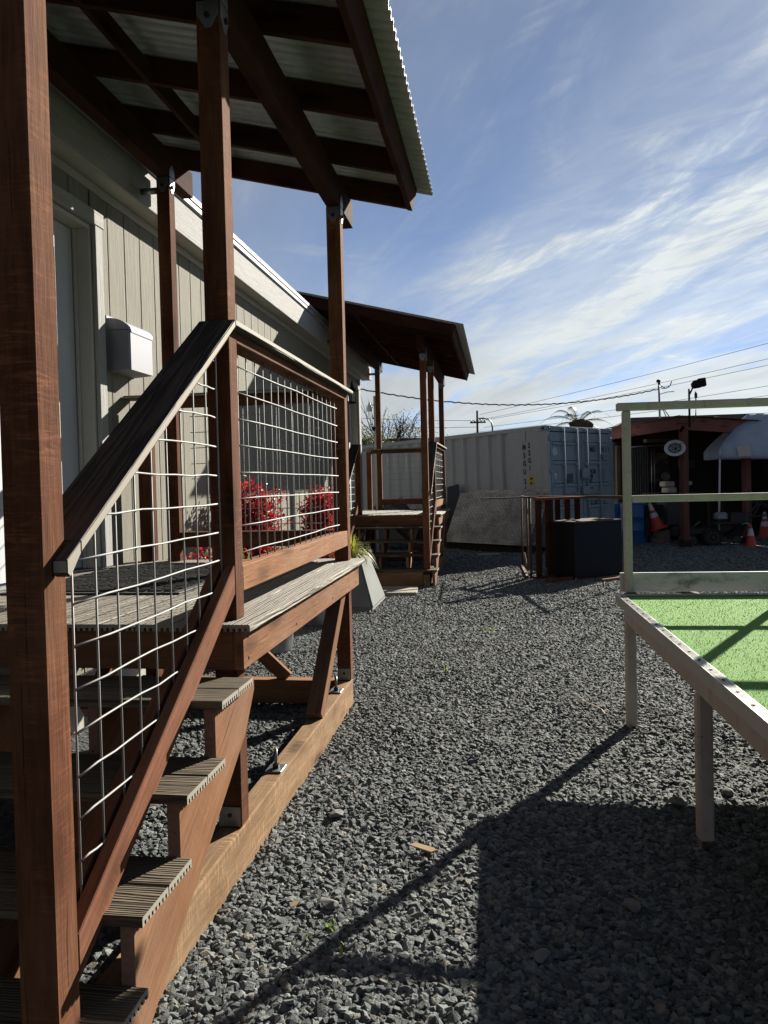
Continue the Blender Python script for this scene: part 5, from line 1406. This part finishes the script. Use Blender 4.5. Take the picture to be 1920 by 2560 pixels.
def make_hedge():
    r = random.Random(31); pts = []
    for i in range(9000):
        x = r.uniform(-30, 40); b = 1.9+1.1*mnoise.noise(Vector((x*.25, 3, 0)))+.5*mnoise.noise(Vector((x*1.1, 8, 0)))
        z = r.uniform(.1, 1)**.6*max(.6, b)*1.25; pts.append((Vector((x, 47+r.uniform(-1.6, 1.6), z)), (r.gauss(0, 1), r.gauss(-.5, 1), r.gauss(.3, 1))))
    o = leaves_mesh('far_hedge', 'green', None, pts, (5, 47, 1.5), (.25, .55), .35, r); tag(o, 'dark green tree line on the horizon', kind='stuff')
make_hedge()
def make_bare_tree():
    r = random.Random(17); X, Y = -4.35, 35.0
    t = thing('bare_tree', 'nearly leafless tree with upright twigs behind the far porch', 'tree', (X, Y, 0))
    bm = bmesh.new(); tips = []
    def grow(p, d, L, rad, lv):
        pts = [p]; q = p
        for k in range(4):
            d = (d+Vector((r.gauss(0, .10), r.gauss(0, .10), r.gauss(.06, .06)))).normalized(); q = q+d*L/4; pts.append(q)
        tube_bm(bm, pts, rad, 5 if lv < 2 else 4, rad*.55, cap=False)
        if lv >= 3: tips.append((q, d)); return
        for k in range(4 if lv else 6):
            a = r.uniform(0, 2*PI); s = r.uniform(.35, .75); dd = (d+Vector((math.cos(a)*s, math.sin(a)*s, .18))).normalized()
            grow(pts[r.choice((2, 3, 4))], dd, L*r.uniform(.50, .72), rad*.52, lv+1)
    grow(Vector((0, 0, 0)), Vector((0, 0, 1)), 2.45, .09, 0)
    bmesh.ops.recalc_face_normals(bm, faces=bm.faces[:])
    link('trunk', mesh_of(bm), M['bark'], Matrix.Translation((X, Y, 0)), t)
    pts = []
    for q, d in tips:
        for k in range(3): pts.append((Vector((X, Y, 0))+q-d*r.uniform(0, .5)+Vector((r.gauss(0, .05), r.gauss(0, .05), 0)), (r.gauss(0, 1), r.gauss(0, 1), r.gauss(0, 1))))
    for k in range(3200): pts.append((Vector((X+r.gauss(.2, .62), Y+r.gauss(0, .4), 3.5+r.gauss(0, .45))), (r.gauss(0, 1), r.gauss(0, 1), r.gauss(0, 1))))
    leaves_mesh('crown', 'olive', t, pts, (X, Y, 3.5), (.04, .09), .3, r)['kind'] = 'stuff'
    for name, label, x, y, z0, w in (('bush', 'olive green bush left of the bare tree', -4.75, 28.0, 3.0, .42),):
        t = thing(name, label, 'bush', (x, y, 0)); pts = []
        for k in range(2600): pts.append((Vector((x+r.gauss(0, w), y+r.gauss(0, w), z0+r.gauss(-.15, .30))), (r.gauss(0, 1), r.gauss(0, 1), r.gauss(0, 1))))
        leaves_mesh('foliage', 'olive', t, pts, (x, y, z0), (.05, .10), .3, r)['kind'] = 'stuff'
        bm = bmesh.new()
        for k in range(8): tube_bm(bm, [Vector((0, 0, 0)), Vector((r.gauss(0, .1), r.gauss(0, .1), 1.6)), Vector((r.gauss(0, .3), r.gauss(0, .3), 3.0))], .03, 5, .008)
        link('stem', mesh_of(bm), M['bark'], Matrix.Translation((x, y, 0)), t)
make_bare_tree()
def make_palm():
    r = random.Random(5); X, Y, Z = 3.95, 40.0, 4.15
    t = thing('palm_tree', 'palm tree with sparse fronds rising behind the container', 'palm tree', (X, Y, 0))
    bm = bmesh.new(); tube_bm(bm, [(0, 0, 0), (0, 0, 2), (0, 0, Z-.2)], .28, 12, .34)
    link('trunk', mesh_of(bm), M['bark'], Matrix.Translation((X, Y, 0)), t)
    bm = bmesh.new(); bmesh.ops.create_icosphere(bm, subdivisions=3, radius=.40)
    for v in bm.verts: v.co = Vector((v.co.x*1.35, v.co.y, v.co.z*.75))*(1+.35*mnoise.noise(v.co*7))
    link('boot_head', mesh_of(bm), M['bark'], Matrix.Translation((X+.15, Y, Z)), t)
    for az, L, rise in ((PI*.97, 1.5, .75), (PI*.80, 1.35, 1.15), (PI*1.1, 1.2, .25), (.12, 1.3, 1.0), (-.1, 1.35, .45), (.4, 1.2, .1), (PI*.62, 1.0, 1.35), (2.2, 1.0, .9), (4.2, 1.1, .8), (5.2, 1.2, .9)):
        L *= 1.25; rise *= 1.15; d = Vector((math.cos(az), math.sin(az)*.8, 0)); vs = []; fs = []; pts = []
        for k in range(13):
            q = k/12; pts.append(d*L*q + UP*(rise*math.sin(q*2.0)*.75 - .55*q*q))
        for k in range(1, 13):
            for j in range(3):
                for s in (-1, 1):
                    p = pts[k-1].lerp(pts[k], j/3); tan = (pts[k]-pts[k-1]).normalized(); side = tan.cross(UP).normalized()*s
                    l = .42*math.sin(PI*min(1, .15+k/13))*r.uniform(.8, 1.1); e = p+side*l*.75+tan*l*.6-UP*l*.35; n = tan*.014; i = len(vs)
                    vs += [p-n, p+n, e]; fs.append((i, i+1, i+2))
        fr = rawmesh(t, 'frond', 'palm', [v+Vector((X, Y, Z+.1)) for v in vs], fs, (X, Y, Z))
        tube(fr, 'midrib', 'olive', [p+Vector((X, Y, Z+.1)) for p in pts], .018, 5, .006)
make_palm()
def make_poles_and_wires():
    t = thing('utility_pole', 'distant wooden utility pole with a crossarm', 'utility pole', (-1.59, 60, 0))
    tube(t, 'pole', 'bark', [(-1.59, 60, 0), (-1.59, 60, 6.85)], .11, 8, .08)
    bar(t, 'crossarm', 'bark', (-2.15, 60, 5.95), (-.95, 60, 5.95), .10, .11)
    for x in (-2.05, -1.8, -1.3, -1.05): lathe(t, 'insulator', 'galv', [(.05, 0), (.05, .10), (.02, .14)], (x, 60, 6.01), 8)
    t = thing('street_lamp', 'distant street lamp with a curved arm', 'street lamp', (-.38, 50, 0))
    tube(t, 'pole', 'galv', [(-.38, 50, 0), (-.38, 50, 4.9), (-.45, 50, 5.2), (-.65, 50, 5.4), (-.95, 50, 5.45)], .06, 8, .04)
    bar(t, 'lamp_head', 'galv', (-1.25, 50, 5.44), (-.9, 50, 5.46), .15, .09)
    t = thing('service_mast', 'thin electrical service mast with guy wires on the shed roof', 'mast', (4.73, 24, 3.0))
    tube(t, 'mast_pipe', 'galv', [(4.74, 24, 2.5), (4.72, 24, 4.28)], .03, 8)
    lathe(t, 'weather_head', 'darkmetal', [(.05, 0), (.07, .03), (.05, .08), (.01, .1)], (4.71, 24, 4.27), 10)
    for dx in (.22, .36): tube(t, 'guy_rod', 'galv', [(4.77, 24, 3.62), (4.77+dx, 24, 3.05)], .014, 6)
    tube(t, 'drip_loop', 'cable', [(4.71, 23.98, 4.30), (4.78, 23.95, 4.15), (4.90, 23.9, 4.08), (5.02, 23.9, 4.16), (5.06, 23.9, 4.28)], .015, 6)
    tube(t, 'drip_loop', 'cable', [(4.70, 23.98, 4.12), (4.85, 23.95, 4.08), (5.0, 23.9, 4.12)], .012, 6)
    tube(t, 'bracket_arm', 'galv', [(4.73, 24, 3.92), (4.95, 24, 3.98), (5.15, 24, 3.99)], .012, 6)
    def wire(label, a, b, sag, r, n=24, name='overhead_wire', group='overhead wires', twist=0.):
        a = Vector(a); b = Vector(b); pts = []
        for k in range(n+1):
            q = k/n; p = a.lerp(b, q); p.z -= sag*4*q*(1-q)
            if twist: p.z += twist*math.sin(k*2.4); p.y += twist*math.cos(k*2.4)
            pts.append(p)
        o = tube(None, name, 'cable', pts, r, 6); tag(o, label, 'cable', group); return o
    wire('thick twisted black service cable sagging from the building to the mast', (-5.0, 18.2, 4.22), (4.71, 24, 4.08),   .62, .018, 110, 'service_cable', None, .012)
    for q, z0, z1 in (('topmost', 6.55, 10.55), ('second from the top', 6.05, 9.40), ('third from the top', 6.0, 8.90), ('fourth from the top', 5.55, 7.40), ('lowest', 5.2, 6.7)):
        wire(q + ' of the thin power lines crossing the sky above the shed', (-1.59+random.uniform(-.5, .5), 60, z0), (24, 41, z1), .25, .013)
    for q, z0, z1 in (('upper', 6.1, 7.4), ('lower', 5.6, 6.5)):
        wire(q + ' thin power line running left from the distant utility pole', (-1.59, 60, z0), (-22, 70, z1+1.2), .3, .018, group='overhead wires at left')
make_poles_and_wires()
